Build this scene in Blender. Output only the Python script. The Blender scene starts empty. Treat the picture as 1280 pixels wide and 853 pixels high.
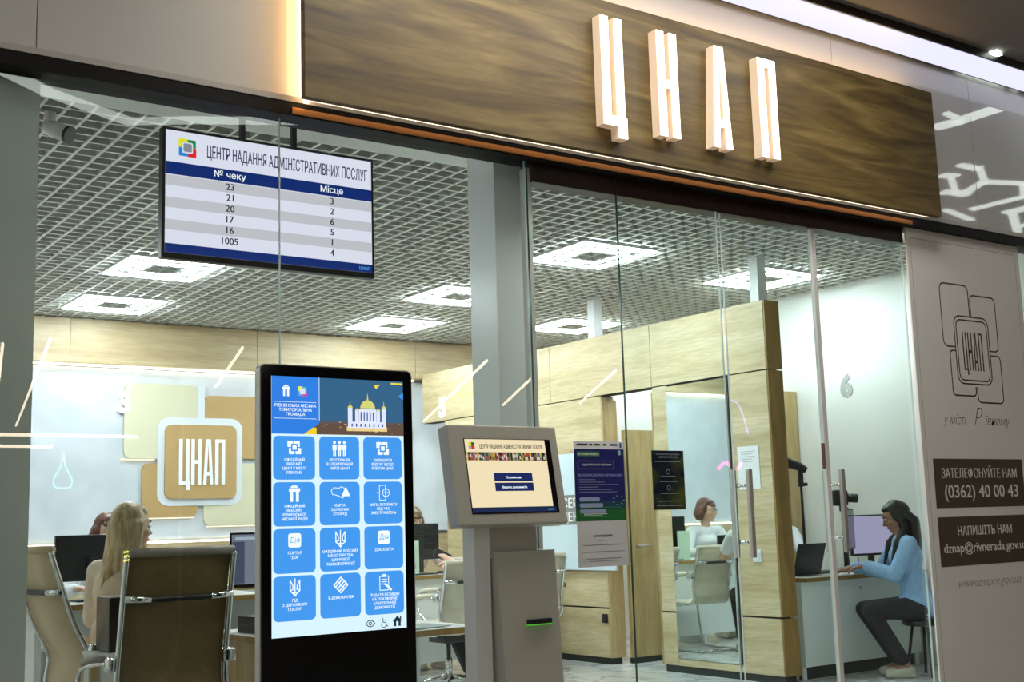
import bpy, bmesh, math, random
from mathutils import Vector, Matrix
random.seed(7)
PI = math.pi
scn = bpy.context.scene
C = scn.collection

# ---------------------------------------------------------------- camera, world, exposure
cam_d = bpy.data.cameras.new('camera')
cam = bpy.data.objects.new('camera', cam_d)
C.objects.link(cam)
scn.camera = cam
cam_d.sensor_width = 36.0
cam_d.lens = 1547.8 / 1280 * 36.0
cam_d.clip_end = 200
yaw, pit, roll = math.radians(35.397), math.radians(8.4275), math.radians(-1.7385)
fw = Vector((math.sin(yaw) * math.cos(pit), math.cos(yaw) * math.cos(pit), math.sin(pit)))
rt = Vector((math.cos(yaw), -math.sin(yaw), 0))
up = rt.cross(fw)
r2 = rt * math.cos(roll) + up * math.sin(roll)
u2 = -rt * math.sin(roll) + up * math.cos(roll)
cam.matrix_world = Matrix(((r2.x, u2.x, -fw.x, 0), (r2.y, u2.y, -fw.y, 0), (r2.z, u2.z, -fw.z, 1.28), (0, 0, 0, 1)))

w = bpy.data.worlds.new('world'); scn.world = w; w.use_nodes = True
w.node_tree.nodes['Background'].inputs[0].default_value = (0.85, 0.9, 1.0, 1)
w.node_tree.nodes['Background'].inputs[1].default_value = 0.12
scn.view_settings.view_transform = 'Standard'
scn.view_settings.look = 'None'
scn.view_settings.gamma = 1
scn.view_settings.exposure = 0.14
PANEL_LIGHT = 76.0      # ceiling panels of the office
COVE_LIGHT = 6.5        # LED coves on the back wall
SIGN_LIGHT = 6.0
STREAK_LIGHT = 15.0      # pendant lines in the mall hall
HALL_FILL = 13.0       # added unseen hall panels that brighten the shop front
BAND_LIGHT = 5.0        # light lines in the mall ceiling
D = 4.9                 # the glass front

# ---------------------------------------------------------------- materials
def mat(name, col, rough=0.5, metal=0.0, emis=None, strength=0.0, spec=0.5, coat=0.0):
    m = bpy.data.materials.new(name); m.use_nodes = True
    b = m.node_tree.nodes['Principled BSDF']
    b.inputs['Base Color'].default_value = (*col, 1)
    b.inputs['Roughness'].default_value = rough
    b.inputs['Metallic'].default_value = metal
    b.inputs['Specular IOR Level'].default_value = spec
    b.inputs['Coat Weight'].default_value = coat
    b.inputs['Coat Roughness'].default_value = 0.05
    if emis:
        b.inputs['Emission Color'].default_value = (*emis, 1)
        b.inputs['Emission Strength'].default_value = strength
    return m

def noisy(name, c1, c2, scale=(4, 4, 4), rough=0.5, detail=4, bump=0.0, spec=0.5, metal=0.0, distort=0.0, lo=0.35, hi=0.65):
    m = mat(name, c1, rough, metal, spec=spec)
    nt = m.node_tree; n = nt.nodes; b = n['Principled BSDF']
    tc = n.new('ShaderNodeTexCoord'); mp = n.new('ShaderNodeMapping'); mp.inputs['Scale'].default_value = scale
    nz = n.new('ShaderNodeTexNoise'); nz.inputs['Scale'].default_value = 1.0; nz.inputs['Detail'].default_value = detail
    nz.inputs['Distortion'].default_value = distort
    cr = n.new('ShaderNodeValToRGB')
    cr.color_ramp.elements[0].position = lo; cr.color_ramp.elements[0].color = (*c1, 1)
    cr.color_ramp.elements[1].position = hi; cr.color_ramp.elements[1].color = (*c2, 1)
    nt.links.new(tc.outputs['Object'], mp.inputs['Vector']); nt.links.new(mp.outputs['Vector'], nz.inputs['Vector'])
    nt.links.new(nz.outputs['Fac'], cr.inputs['Fac']); nt.links.new(cr.outputs['Color'], b.inputs['Base Color'])
    if bump:
        bp = n.new('ShaderNodeBump'); bp.inputs['Strength'].default_value = bump
        nt.links.new(nz.outputs['Fac'], bp.inputs['Height']); nt.links.new(bp.outputs['Normal'], b.inputs['Normal'])
    return m

def wood(name, c1, c2, c3, along='X', rough=0.45, scale=1.0, knots=0.5):
    m = mat(name, c1, rough)
    nt = m.node_tree; n = nt.nodes; L = nt.links; b = n['Principled BSDF']
    tc = n.new('ShaderNodeTexCoord'); mp = n.new('ShaderNodeMapping')
    s = {'X': (0.9, 9, 9), 'Y': (9, 0.9, 9), 'Z': (9, 9, 0.9)}[along]
    mp.inputs['Scale'].default_value = tuple(v * scale for v in s)
    n1 = n.new('ShaderNodeTexNoise'); n1.inputs['Scale'].default_value = 0.8; n1.inputs['Detail'].default_value = 5; n1.inputs['Distortion'].default_value = knots
    mp2 = n.new('ShaderNodeMapping'); mp2.inputs['Scale'].default_value = tuple(v * scale * 6 for v in s)
    n2 = n.new('ShaderNodeTexNoise'); n2.inputs['Scale'].default_value = 1.0; n2.inputs['Detail'].default_value = 3
    cr = n.new('ShaderNodeValToRGB')
    e = cr.color_ramp.elements
    e[0].position = 0.3; e[0].color = (*c1, 1); e[1].position = 0.72; e[1].color = (*c3, 1)
    k = e.new(0.5); k.color = (*c2, 1)
    mx = n.new('ShaderNodeMixRGB'); mx.blend_type = 'MULTIPLY'; mx.inputs['Fac'].default_value = 0.35
    cr2 = n.new('ShaderNodeValToRGB'); cr2.color_ramp.elements[0].position = 0.35; cr2.color_ramp.elements[0].color = (0.55, 0.5, 0.45, 1); cr2.color_ramp.elements[1].position = 0.6
    L.new(tc.outputs['Object'], mp.inputs['Vector']); L.new(tc.outputs['Object'], mp2.inputs['Vector'])
    L.new(mp.outputs[0], n1.inputs['Vector']); L.new(mp2.outputs[0], n2.inputs['Vector'])
    L.new(n1.outputs['Fac'], cr.inputs['Fac']); L.new(n2.outputs['Fac'], cr2.inputs['Fac'])
    L.new(cr.outputs['Color'], mx.inputs['Color1']); L.new(cr2.outputs['Color'], mx.inputs['Color2'])
    L.new(mx.outputs['Color'], b.inputs['Base Color'])
    bp = n.new('ShaderNodeBump'); bp.inputs['Strength'].default_value = 0.08
    L.new(n2.outputs['Fac'], bp.inputs['Height']); L.new(bp.outputs['Normal'], b.inputs['Normal'])
    return m

def glass(name, tint, gain=0.9, base=0.035):
    m = bpy.data.materials.new(name); m.use_nodes = True
    nt = m.node_tree; n = nt.nodes; n.clear(); L = nt.links
    o = n.new('ShaderNodeOutputMaterial'); mx = n.new('ShaderNodeMixShader')
    t = n.new('ShaderNodeBsdfTransparent'); t.inputs[0].default_value = (*tint, 1)
    g = n.new('ShaderNodeBsdfGlossy'); g.inputs['Roughness'].default_value = 0.0; g.inputs[0].default_value = (1, 1, 1, 1)
    f = n.new('ShaderNodeFresnel'); f.inputs['IOR'].default_value = 1.5
    ge = n.new('ShaderNodeNewGeometry')
    ml = n.new('ShaderNodeMath'); ml.operation = 'MULTIPLY'; ml.inputs[1].default_value = gain
    # the pane is a slab: its far side reflects as the near side does
    iv = n.new('ShaderNodeMath'); iv.operation = 'SUBTRACT'; iv.inputs[0].default_value = 1.0
    m2 = n.new('ShaderNodeMath'); m2.operation = 'MULTIPLY'
    L.new(ge.outputs['Backfacing'], iv.inputs[1])
    L.new(f.outputs[0], ml.inputs[0]); L.new(ml.outputs[0], m2.inputs[0]); L.new(iv.outputs[0], m2.inputs[1])
    L.new(m2.outputs[0], mx.inputs[0]); L.new(t.outputs[0], mx.inputs[1]); L.new(g.outputs[0], mx.inputs[2])
    L.new(mx.outputs[0], o.inputs[0])
    return m

def emit(name, col, s):
    return mat(name, (0.02, 0.02, 0.02), 0.3, emis=col, strength=s)

M = {}
M['fascia'] = noisy('fascia white lacquer', (0.60, 0.59, 0.565), (0.64, 0.63, 0.60), (0.6, 0.6, 0.6), rough=0.03, spec=0.6)
M['mall_ceiling'] = noisy('mall ceiling grey', (0.20, 0.18, 0.165), (0.24, 0.215, 0.195), (0.8, 0.8, 0.8), rough=0.7)
M['mall_floor'] = noisy('mall floor', (0.34, 0.33, 0.31), (0.42, 0.41, 0.38), (1, 1, 1), rough=0.25)
M['mall_wall'] = noisy('mall wall', (0.16, 0.16, 0.155), (0.2, 0.2, 0.19), (1, 1, 1), rough=0.6)
M['black_metal'] = mat('black header metal', (0.006, 0.0055, 0.005), 0.6, 0.0, spec=0.2)
M['bronze'] = mat('bronze rail', (0.42, 0.18, 0.06), 0.38, 0.8)
M['dark_rail'] = mat('dark brown rail', (0.022, 0.008, 0.005), 0.35, 0.0, spec=0.3)
M['pillar'] = noisy('grey pillar paint', (0.46, 0.49, 0.46), (0.52, 0.55, 0.515), (0.5, 0.5, 1.2), rough=0.35)
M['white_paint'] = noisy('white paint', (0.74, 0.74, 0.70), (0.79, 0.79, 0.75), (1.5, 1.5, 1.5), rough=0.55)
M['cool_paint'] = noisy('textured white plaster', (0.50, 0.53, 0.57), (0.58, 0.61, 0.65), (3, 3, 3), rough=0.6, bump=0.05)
M['column_paint'] = mat('column paint', (0.80, 0.82, 0.82), 0.25)
M['plenum'] = mat('plenum grey', (0.46, 0.46, 0.42), 0.9)
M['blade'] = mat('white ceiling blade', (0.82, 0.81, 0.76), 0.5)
M['web_shade'] = mat('blade web with painted shade', (0.64, 0.64, 0.60), 0.6)  # webs greyer than the white flanges: shade in the cells put into colour
M['oak'] = wood('light oak', (0.50, 0.39, 0.21), (0.61, 0.50, 0.29), (0.69, 0.58, 0.38), 'Y')
M['oakx'] = wood('light oak along wall', (0.36, 0.26, 0.14), (0.47, 0.36, 0.20), (0.54, 0.43, 0.27), 'X')
M['oakz'] = wood('light oak upright', (0.40, 0.27, 0.10), (0.50, 0.36, 0.16), (0.58, 0.44, 0.23), 'Z')
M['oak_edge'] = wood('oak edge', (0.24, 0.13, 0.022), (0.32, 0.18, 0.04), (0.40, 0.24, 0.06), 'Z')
M['darkoak'] = wood('sign oak', (0.048, 0.028, 0.005), (0.115, 0.073, 0.015), (0.205, 0.143, 0.044), 'X', rough=0.55, scale=1.0, knots=2.2)
M['warm_led'] = emit('warm sign light', (1.0, 0.62, 0.30), SIGN_LIGHT)
M['warm_led_soft'] = emit('soft warm strip', (1.0, 0.80, 0.60), 1.6)
M['letter_face'] = emit('lit letter face', (1.0, 0.86, 0.66), 2.6)
M['letter_side'] = mat('letter side acrylic', (0.80, 0.66, 0.50), 0.4, emis=(1.0, 0.66, 0.42), strength=0.22)
M['cool_led'] = emit('cool linear light', (0.80, 0.80, 1.0), 0.95)
M['cool_led2'] = emit('cool linear light diffuser', (0.9, 0.9, 1.0), 1.25)
M['cove'] = emit('cove light', (1.0, 0.86, 0.66), COVE_LIGHT)
M['panel_light'] = emit('ceiling panel light', (0.86, 0.95, 1.0), PANEL_LIGHT)
M['streak'] = emit('pendant line light', (1.0, 0.84, 0.62), STREAK_LIGHT)
M['hall_fill'] = emit('added hall fill', (1.0, 0.96, 0.90), HALL_FILL)
M['band'] = emit('ceiling light line', (0.90, 1.0, 0.93), BAND_LIGHT)
M['glass'] = glass('clear front glass', (0.93, 0.965, 0.95), 1.35)
M['glass_door'] = glass('door glass', (0.90, 0.965, 0.95), 1.3)
M['glass_edge'] = mat('green glass edge', (0.02, 0.07, 0.055), 0.15)
M['glass_edge_light'] = mat('pale glass edge', (0.55, 0.68, 0.66), 0.15)
M['mirror'] = mat('mirrored pane', (0.80, 0.86, 0.82), 0.02, 1.0)
M['steel'] = mat('brushed steel', (0.50, 0.47, 0.43), 0.32, 0.6)
M['satin'] = mat('satin door edge profile', (0.66, 0.64, 0.60), 0.4, 0.0)
M['chrome'] = mat('chrome', (0.75, 0.75, 0.75), 0.08, 1.0)
M['black'] = mat('black plastic', (0.010, 0.010, 0.011), 0.4)
M['gloss_black'] = mat('gloss black glass', (0.004, 0.004, 0.005), 0.06, spec=0.35)
M['plinth'] = mat('black plinth', (0.010, 0.018, 0.014), 0.5)
M['joint'] = mat('dark joint', (0.03, 0.025, 0.02), 0.8)
M['kiosk'] = mat('kiosk grey paint', (0.44, 0.425, 0.355), 0.42)
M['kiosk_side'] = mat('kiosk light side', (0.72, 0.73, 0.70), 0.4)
M['film'] = noisy('banner film', (0.76, 0.73, 0.68), (0.80, 0.77, 0.72), (1, 1, 1), rough=0.5)
M['brown_print'] = mat('brown print', (0.075, 0.052, 0.032), 0.5)
M['white_print'] = mat('white print', (0.85, 0.85, 0.83), 0.5)
M['grey_print'] = mat('grey print', (0.42, 0.42, 0.40), 0.5)
M['tan'] = mat('tan logo panel', (0.44, 0.28, 0.11), 0.5)
M['beige'] = mat('beige logo panel', (0.62, 0.59, 0.42), 0.5)
M['ring'] = mat('pale ring', (0.66, 0.70, 0.75), 0.6)
M['logo_white'] = mat('white logo ring', (0.85, 0.88, 0.92), 0.5)
M['laminate'] = mat('white laminate', (0.74, 0.77, 0.76), 0.35)
M['grey_laminate'] = mat('grey laminate', (0.50, 0.50, 0.46), 0.5)
M['paper'] = mat('paper', (0.80, 0.80, 0.80), 0.7)
M['beige_fabric'] = noisy('beige leather', (0.62, 0.46, 0.27), (0.68, 0.52, 0.32), (9, 9, 9), rough=0.45)
M['cream_fabric'] = noisy('cream leather', (0.66, 0.60, 0.46), (0.72, 0.66, 0.51), (9, 9, 9), rough=0.45)
M['brown_mesh'] = noisy('dark olive chair mesh', (0.15, 0.10, 0.032), (0.18, 0.12, 0.042), (40, 40, 40), rough=0.6)
M['taupe'] = mat('taupe head roll', (0.27, 0.23, 0.19), 0.5)
M['skin'] = noisy('skin', (0.60, 0.36, 0.25), (0.66, 0.41, 0.29), (9, 9, 9), rough=0.5)
M['skin_dark'] = noisy('warm brown skin', (0.28, 0.13, 0.075), (0.34, 0.165, 0.10), (9, 9, 9), rough=0.5)
M['lips'] = mat('lips', (0.40, 0.12, 0.09), 0.4)
M['eye_white'] = mat('eye white', (0.75, 0.72, 0.70), 0.2)
M['iris'] = mat('iris', (0.03, 0.02, 0.015), 0.1)
def hairmat(n, a, b): return noisy(n, a, b, (60, 60, 5), rough=0.42, detail=2)
M['hair_black'] = hairmat('black hair', (0.006, 0.005, 0.005), (0.018, 0.014, 0.012))
M['hair_blonde'] = hairmat('blonde hair', (0.36, 0.25, 0.12), (0.66, 0.52, 0.31))
M['hair_auburn'] = hairmat('auburn hair', (0.075, 0.022, 0.010), (0.15, 0.05, 0.022))
M['hair_brown'] = hairmat('brown hair', (0.10, 0.06, 0.03), (0.2, 0.13, 0.07))
M['blue_knit'] = noisy('light blue knit', (0.26, 0.43, 0.66), (0.32, 0.50, 0.74), (30, 30, 30), rough=0.8, bump=0.15)
M['black_cloth'] = noisy('black trousers', (0.012, 0.012, 0.015), (0.02, 0.02, 0.024), (20, 20, 20), rough=0.8)
M['cream_cloth'] = noisy('cream blouse', (0.70, 0.58, 0.47), (0.77, 0.65, 0.54), (14, 14, 14), rough=0.75, bump=0.1)
M['white_cloth'] = noisy('white shirt', (0.75, 0.76, 0.78), (0.82, 0.83, 0.85), (14, 14, 14), rough=0.75)
M['shoe'] = mat('pale shoe', (0.55, 0.52, 0.42), 0.6)
M['yellow'] = mat('yellow plastic', (0.80, 0.52, 0.02), 0.4)
M['neonyellow'] = mat('highlighter yellow', (0.75, 0.85, 0.05), 0.4, emis=(0.75, 0.85, 0.05), strength=0.0)
M['green'] = mat('green plastic', (0.02, 0.20, 0.05), 0.4)
M['orange'] = mat('orange plastic', (0.8, 0.2, 0.03), 0.4)
M['blue'] = mat('blue plastic', (0.03, 0.12, 0.5), 0.4)
M['mint'] = mat('mint card', (0.62, 0.80, 0.62), 0.6)
M['sheen'] = mat('camera housing', (0.78, 0.73, 0.68), 0.4)
M['lamp_white'] = mat('lamp diffuser', (0.8, 0.8, 0.78), 0.4)

def marble():
    m = mat('marble tile', (0.7, 0.7, 0.68), 0.12)
    nt = m.node_tree; n = nt.nodes; L = nt.links
    tc = n.new('ShaderNodeTexCoord'); oi = n.new('ShaderNodeObjectInfo')
    ad = n.new('ShaderNodeVectorMath'); ad.operation = 'ADD'
    nz = n.new('ShaderNodeTexNoise'); nz.inputs['Scale'].default_value = 1.3; nz.inputs['Detail'].default_value = 6; nz.inputs['Distortion'].default_value = 2.0
    cr = n.new('ShaderNodeValToRGB'); e = cr.color_ramp.elements
    e[0].position = 0.40; e[0].color = (0.72, 0.74, 0.72, 1); e[1].position = 0.6; e[1].color = (0.74, 0.75, 0.73, 1)
    k = e.new(0.5); k.color = (0.42, 0.44, 0.44, 1); k = e.new(0.47); k.color = (0.70, 0.72, 0.70, 1); k = e.new(0.53); k.color = (0.70, 0.72, 0.70, 1)
    L.new(tc.outputs['Object'], ad.inputs[0]); L.new(oi.outputs['Location'], ad.inputs[1])
    L.new(ad.outputs[0], nz.inputs['Vector']); L.new(nz.outputs['Fac'], cr.inputs['Fac']); L.new(cr.outputs['Color'], n['Principled BSDF'].inputs['Base Color'])
    return m
M['marble'] = marble()

_scr = {}
def scr(col, s=1.0):
    k = (tuple(col), s)
    if k not in _scr:
        _scr[k] = mat('screen colour', (0.004, 0.004, 0.004), 0.08, emis=tuple(col), strength=s, spec=0.3)
    return _scr[k]
_prt = {}
def prt(col):
    k = tuple(col)
    if k not in _prt:
        _prt[k] = mat('printed colour', col, 0.5)
    return _prt[k]

# ---------------------------------------------------------------- helpers
def tag(o, label=None, cat=None, group=None, kind=None):
    if label: o['label'] = label
    if cat: o['category'] = cat
    if group: o['group'] = group
    if kind: o['kind'] = kind
    return o
def obj(name, bm, m, parent=None, smooth=False):
    me = bpy.data.meshes.new(name)
    if isinstance(bm, bmesh.types.BMesh):
        bmesh.ops.recalc_face_normals(bm, faces=bm.faces[:]) if not getattr(obj, 'raw', False) else None
        bm.to_mesh(me); bm.free()
    else:
        me = bm
    if smooth:
        me.polygons.foreach_set('use_smooth', [True] * len(me.polygons))
        if smooth == 'auto':
            pass
    me.materials.append(m)
    o = bpy.data.objects.new(name, me); C.objects.link(o)
    if parent: o.parent = parent
    return o
def thing(name, label, cat, loc=(0, 0, 0), rotz=0, group=None):
    o = bpy.data.objects.new(name, None); C.objects.link(o)
    o.empty_display_size = 0.1
    o.location = loc; o.rotation_euler = (0, 0, rotz)
    return tag(o, label, cat, group)
def struct(name, bm, m, parent=None):
    o = obj(name, bm, m, parent)
    if not parent: o['kind'] = 'structure'
    return o
def add_box(bm, lo, hi, bev=0.0):
    r = bmesh.ops.create_cube(bm, size=1)
    vs = r['verts']
    for v in vs:
        v.co = Vector((lo[i] + (v.co[i] + 0.5) * (hi[i] - lo[i]) for i in range(3)))
    if bev:
        es = list({e for v in vs for e in v.link_edges})
        bmesh.ops.bevel(bm, geom=es, offset=bev, segments=2, affect='EDGES', profile=0.5)
    return bm
def bx(lo, hi, bev=0.0):
    return add_box(bmesh.new(), lo, hi, bev)
def basis(d):
    d = d.normalized()
    a = Vector((0, 0, 1)) if abs(d.z) < 0.9 else Vector((1, 0, 0))
    u = d.cross(a).normalized(); v = d.cross(u).normalized()
    return u, v
def add_tube(bm, pts, r, n=8, cap=True, flat=1.0):
    pts = [Vector(p) for p in pts]
    rs = r if isinstance(r, (list, tuple)) else [r] * len(pts)
    rings = []; u = None
    for i, p in enumerate(pts):
        if i == 0: d = pts[1] - pts[0]
        elif i == len(pts) - 1: d = pts[-1] - pts[-2]
        else: d = (pts[i + 1] - p).normalized() + (p - pts[i - 1]).normalized()
        d = d.normalized()
        if u is None: u, v = basis(d)
        else:
            u = (u - d * u.dot(d)).normalized(); v = d.cross(u).normalized()
        rings.append([bm.verts.new(p + (u * math.cos(2 * PI * k / n) + v * math.sin(2 * PI * k / n) * flat) * rs[i]) for k in range(n)])
    for a, b in zip(rings, rings[1:]):
        for k in range(n):
            bm.faces.new((a[k], a[(k + 1) % n], b[(k + 1) % n], b[k]))
    if cap:
        bm.faces.new(rings[0][::-1]); bm.faces.new(rings[-1])
    return bm
def tube(pts, r, n=8, **k): return add_tube(bmesh.new(), pts, r, n, **k)
def spline(pts, n=6):
    P = [Vector(p) for p in pts]; out = []
    for i in range(len(P) - 1):
        a = P[max(i - 1, 0)]; b = P[i]; c = P[i + 1]; d = P[min(i + 2, len(P) - 1)]
        for k in range(n):
            t = k / n
            out.append(0.5 * ((2 * b) + (c - a) * t + (2 * a - 5 * b + 4 * c - d) * t * t + (3 * b - a - 3 * c + d) * t ** 3))
    out.append(P[-1]); return out
def add_lathe(bm, prof, n=16, axis_o=(0, 0, 0), M4=None):
    rings = []
    for (r, z) in prof:
        rings.append([bm.verts.new(Vector((r * math.cos(2 * PI * k / n), r * math.sin(2 * PI * k / n), z))) for k in range(n)])
    for a, b in zip(rings, rings[1:]):
        for k in range(n):
            bm.faces.new((a[k], a[(k + 1) % n], b[(k + 1) % n], b[k]))
    bm.faces.new(rings[0][::-1]); bm.faces.new(rings[-1])
    vs = [v for rg in rings for v in rg]
    for v in vs:
        if M4: v.co = M4 @ v.co
        v.co += Vector(axis_o)
    return bm
def lathe(prof, n=16, o=(0, 0, 0), M4=None): return add_lathe(bmesh.new(), prof, n, o, M4)
def add_ell(bm, c, r, rot=None, sub=2):
    g = bmesh.ops.create_icosphere(bm, subdivisions=sub, radius=1)
    R = rot or Matrix.Identity(3)
    for v in g['verts']:
        v.co = Vector(c) + R @ Vector((v.co.x * r[0], v.co.y * r[1], v.co.z * r[2]))
    return bm
def add_caps(bm, p, q, r1, r2, n=12):
    p = Vector(p); q = Vector(q)
    add_ell(bm, p, (r1,) * 3); add_ell(bm, q, (r2,) * 3)
    if (q - p).length > 1e-4: add_tube(bm, [p, q], [r1, r2], n)
def limb(bm, pts, rs):
    for i in range(len(pts) - 1): add_caps(bm, pts[i], pts[i + 1], rs[i], rs[i + 1])
def rrect(x0, x1, z0, z1, r=0.0, n=5):
    if r <= 0: return [(x0, z0), (x1, z0), (x1, z1), (x0, z1)]
    out = []
    for cx, cz, a0 in ((x1 - r, z0 + r, -PI / 2), (x1 - r, z1 - r, 0), (x0 + r, z1 - r, PI / 2), (x0 + r, z0 + r, PI)):
        for k in range(n + 1):
            a = a0 + PI / 2 * k / n
            out.append((cx + r * math.cos(a), cz + r * math.sin(a)))
    return out
# frames for flat graphics: F (u,v) -> point; 'front' faces -Y, 'side' faces -X
def FR(y=0.0, x0=0.0, z0=0.0): return lambda u, v: Vector((x0 + u, y, z0 + v))
def SD(x=0.0, y0=0.0, z0=0.0): return lambda u, v: Vector((x, y0 - u, z0 + v))
def TOP(z=0.0): return lambda u, v: Vector((u, v, z))
def polys(name, pl, m, parent, F, label=None):
    bm = bmesh.new()
    for p in pl:
        bm.faces.new([bm.verts.new(F(*q)) for q in p])
    obj.raw = True
    o = obj(name, bm, m, parent)
    obj.raw = False
    if label: o['label'] = label
    return o
def flat(name, x0, x1, z0, z1, m, parent, F, r=0.0): return polys(name, [rrect(x0, x1, z0, z1, r)], m, parent, F)
def ribbon(pts, wd, closed=False):
    P = [Vector((p[0], p[1])) for p in pts]
    if closed: P.append(P[0])
    out = []
    for a, b in zip(P, P[1:]):
        d = (b - a)
        if d.length < 1e-6: continue
        d.normalize(); nn = Vector((-d.y, d.x)) * wd / 2; e = d * wd * 0.25
        out.append([tuple(a - e - nn), tuple(b + e - nn), tuple(b + e + nn), tuple(a - e + nn)])
    return out
def circ(cx, cz, r, n=16, a0=0, a1=2 * PI):
    return [(cx + r * math.cos(a0 + (a1 - a0) * k / n), cz + r * math.sin(a0 + (a1 - a0) * k / n)) for k in range(n)]
def prism(pl, F, depth_vec):
    bm = bmesh.new()
    for p in pl:
        a = [bm.verts.new(F(*q)) for q in p]
        b = [bm.verts.new(F(*q) + depth_vec) for q in p]
        bm.faces.new(a); bm.faces.new(b[::-1])
        for k in range(len(p)):
            bm.faces.new((a[k], a[(k + 1) % len(p)], b[(k + 1) % len(p)], b[k]))
    return bm
_tc = {}
def txt(s, u, v, size, m, parent, F, align='C', bold=0.0, sx=1.0, shear=0.0, name='lettering', space=1.0):
    key = (s, bold, shear, space) if name != 'numeral' else (s, 'n')
    if key not in _tc:
        cu = bpy.data.curves.new('t', 'FONT'); cu.body = s; cu.offset = bold if name == 'numeral' else min(bold, 0.0); cu.shear = shear; cu.resolution_u = 3
        cu.space_character = space
        o = bpy.data.objects.new('t', cu); C.objects.link(o)
        dg = bpy.context.evaluated_depsgraph_get(); dg.update()
        me = bpy.data.meshes.new_from_object(o.evaluated_get(dg))
        v0 = [(q.co.x, q.co.y) for q in me.vertices]; f0 = [tuple(p.vertices) for p in me.polygons]
        if bold > 0 and name != 'numeral':            # bold: the outline laid down three times, side by side
            vs = []; fs = []
            for j, dx in enumerate((-bold, 0.0, bold)):
                vs += [(a[0] + dx, a[1] + (bold * 0.4 if j == 1 else 0)) for a in v0]; fs += [tuple(i + j * len(v0) for i in f) for f in f0]
        else:
            vs, fs = v0, f0
        bpy.data.objects.remove(o); bpy.data.curves.remove(cu); bpy.data.meshes.remove(me)
        _tc[key] = (vs, fs)
    vs, fs = _tc[key]
    if not vs: return
    mn = min(a[0] for a in vs); mxx = max(a[0] for a in vs)
    off = {'C': -(mn + mxx) / 2, 'L': -mn, 'R': -mxx}[align]
    me = bpy.data.meshes.new(name)
    nrm = (F(1, 0) - F(0, 0)).cross(F(0, 1) - F(0, 0)).normalized(); third = len(vs) // 3 if bold > 0 and name != 'numeral' else len(vs)
    me.from_pydata([F(u + (a[0] + off) * size * sx, v + a[1] * size) + nrm * 0.0002 * (i // max(third, 1)) for i, a in enumerate(vs)], [], fs)
    return obj(name, me, m, parent)
def fit(s, u0, u1, v, size, m, parent, F, bold=0.0, shear=0.0, name='lettering'):
    """text stretched to run exactly from u0 to u1"""
    txt_key = txt(s, 0, 0, size, m, parent, F, 'L', bold, 1.0, shear, name)
    vs = _tc[(s, bold, shear, 1.0)][0]
    wd = (max(a[0] for a in vs) - min(a[0] for a in vs)) * size
    me = txt_key.data; bpy.data.objects.remove(txt_key); bpy.data.meshes.remove(me)
    return txt(s, u0, v, size, m, parent, F, 'L', bold, (u1 - u0) / wd, shear, name)

def letters_cnap(wd, h, s, gap, tail=0.1):
    """the four tall condensed letters as convex polygons"""
    L = []
    def R(a, b, c, d): return [(a, c), (b, c), (b, d), (a, d)]
    t = s * 0.95
    L.append([R(0, s, t, h), R(wd - s, wd, t, h), R(0, wd, 0, t), R(wd - s * 0.9, wd + s * 0.2, -h * tail, 0), R(wd, wd + s * 0.2, 0, t)])
    L.append([R(0, s, 0, h), R(wd - s, wd, 0, h), R(s, wd - s, h * 0.46, h * 0.54)])
    a0, a1 = wd * 0.26, wd * 0.74
    L.append([[(0, 0), (s * 0.92, 0), (wd * 0.5, h * 0.93), (wd * 0.5, h), (a0, h)],
              [(wd - s * 0.92, 0), (wd, 0), (a1, h), (wd * 0.5, h), (wd * 0.5, h * 0.93)],
              [(wd * 0.3, h * 0.2), (wd * 0.7, h * 0.2), (wd * 0.66, h * 0.28), (wd * 0.34, h * 0.28)]])
    L.append([R(0, s, 0, h - t), R(wd - s, wd, 0, h - t), R(0, wd, h - t, h)])
    out = []
    for i, l in enumerate(L):
        dx = i * (wd + gap)
        out.append([[(p[0] + dx, p[1]) for p in q] for q in l])
    return out
def mesh_copy(src, name, loc, parent, rotz=0.0, label=None):
    o = bpy.data.objects.new(name, src.data); C.objects.link(o); o.parent = parent; o.location = loc; o.rotation_euler = (0, 0, rotz)
    return o

# ================================================================ SETTING
# --- office shell: X -0.5..9.1, Y 4.9..12.3, ceiling 3.4
RX0, RX1, RY1, CZ = -0.5, 9.1, 12.3, 3.4
struct('floor', bx((-9, -19, -0.2), (18, RY1 + 0.2, -0.012)), M['mall_floor'])
fl = bpy.data.objects['floor']
tile = obj('tile', bx((-0.297, -0.297, -0.012), (0.297, 0.297, 0.0), 0.0015), M['marble'], fl)
first = True
for i in range(10):
    for j in range(12):
        p = (3.3 + i * 0.6 + 0.1, 5.25 + j * 0.6, 0)
        if p[0] > 8.85: continue
        if first: tile.location = p; first = False
        else: mesh_copy(tile, 'tile', p, fl)
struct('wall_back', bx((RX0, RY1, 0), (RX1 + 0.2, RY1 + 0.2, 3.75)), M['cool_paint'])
struct('wall_right', bx((RX1, D + 0.06, 0), (RX1 + 0.2, RY1, 3.75)), M['white_paint'])
struct('wall_left', bx((RX0 - 0.2, D + 0.06, 0), (RX0, RY1, 3.75)), M['white_paint'])
wb = bpy.data.objects['wall_back']
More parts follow.
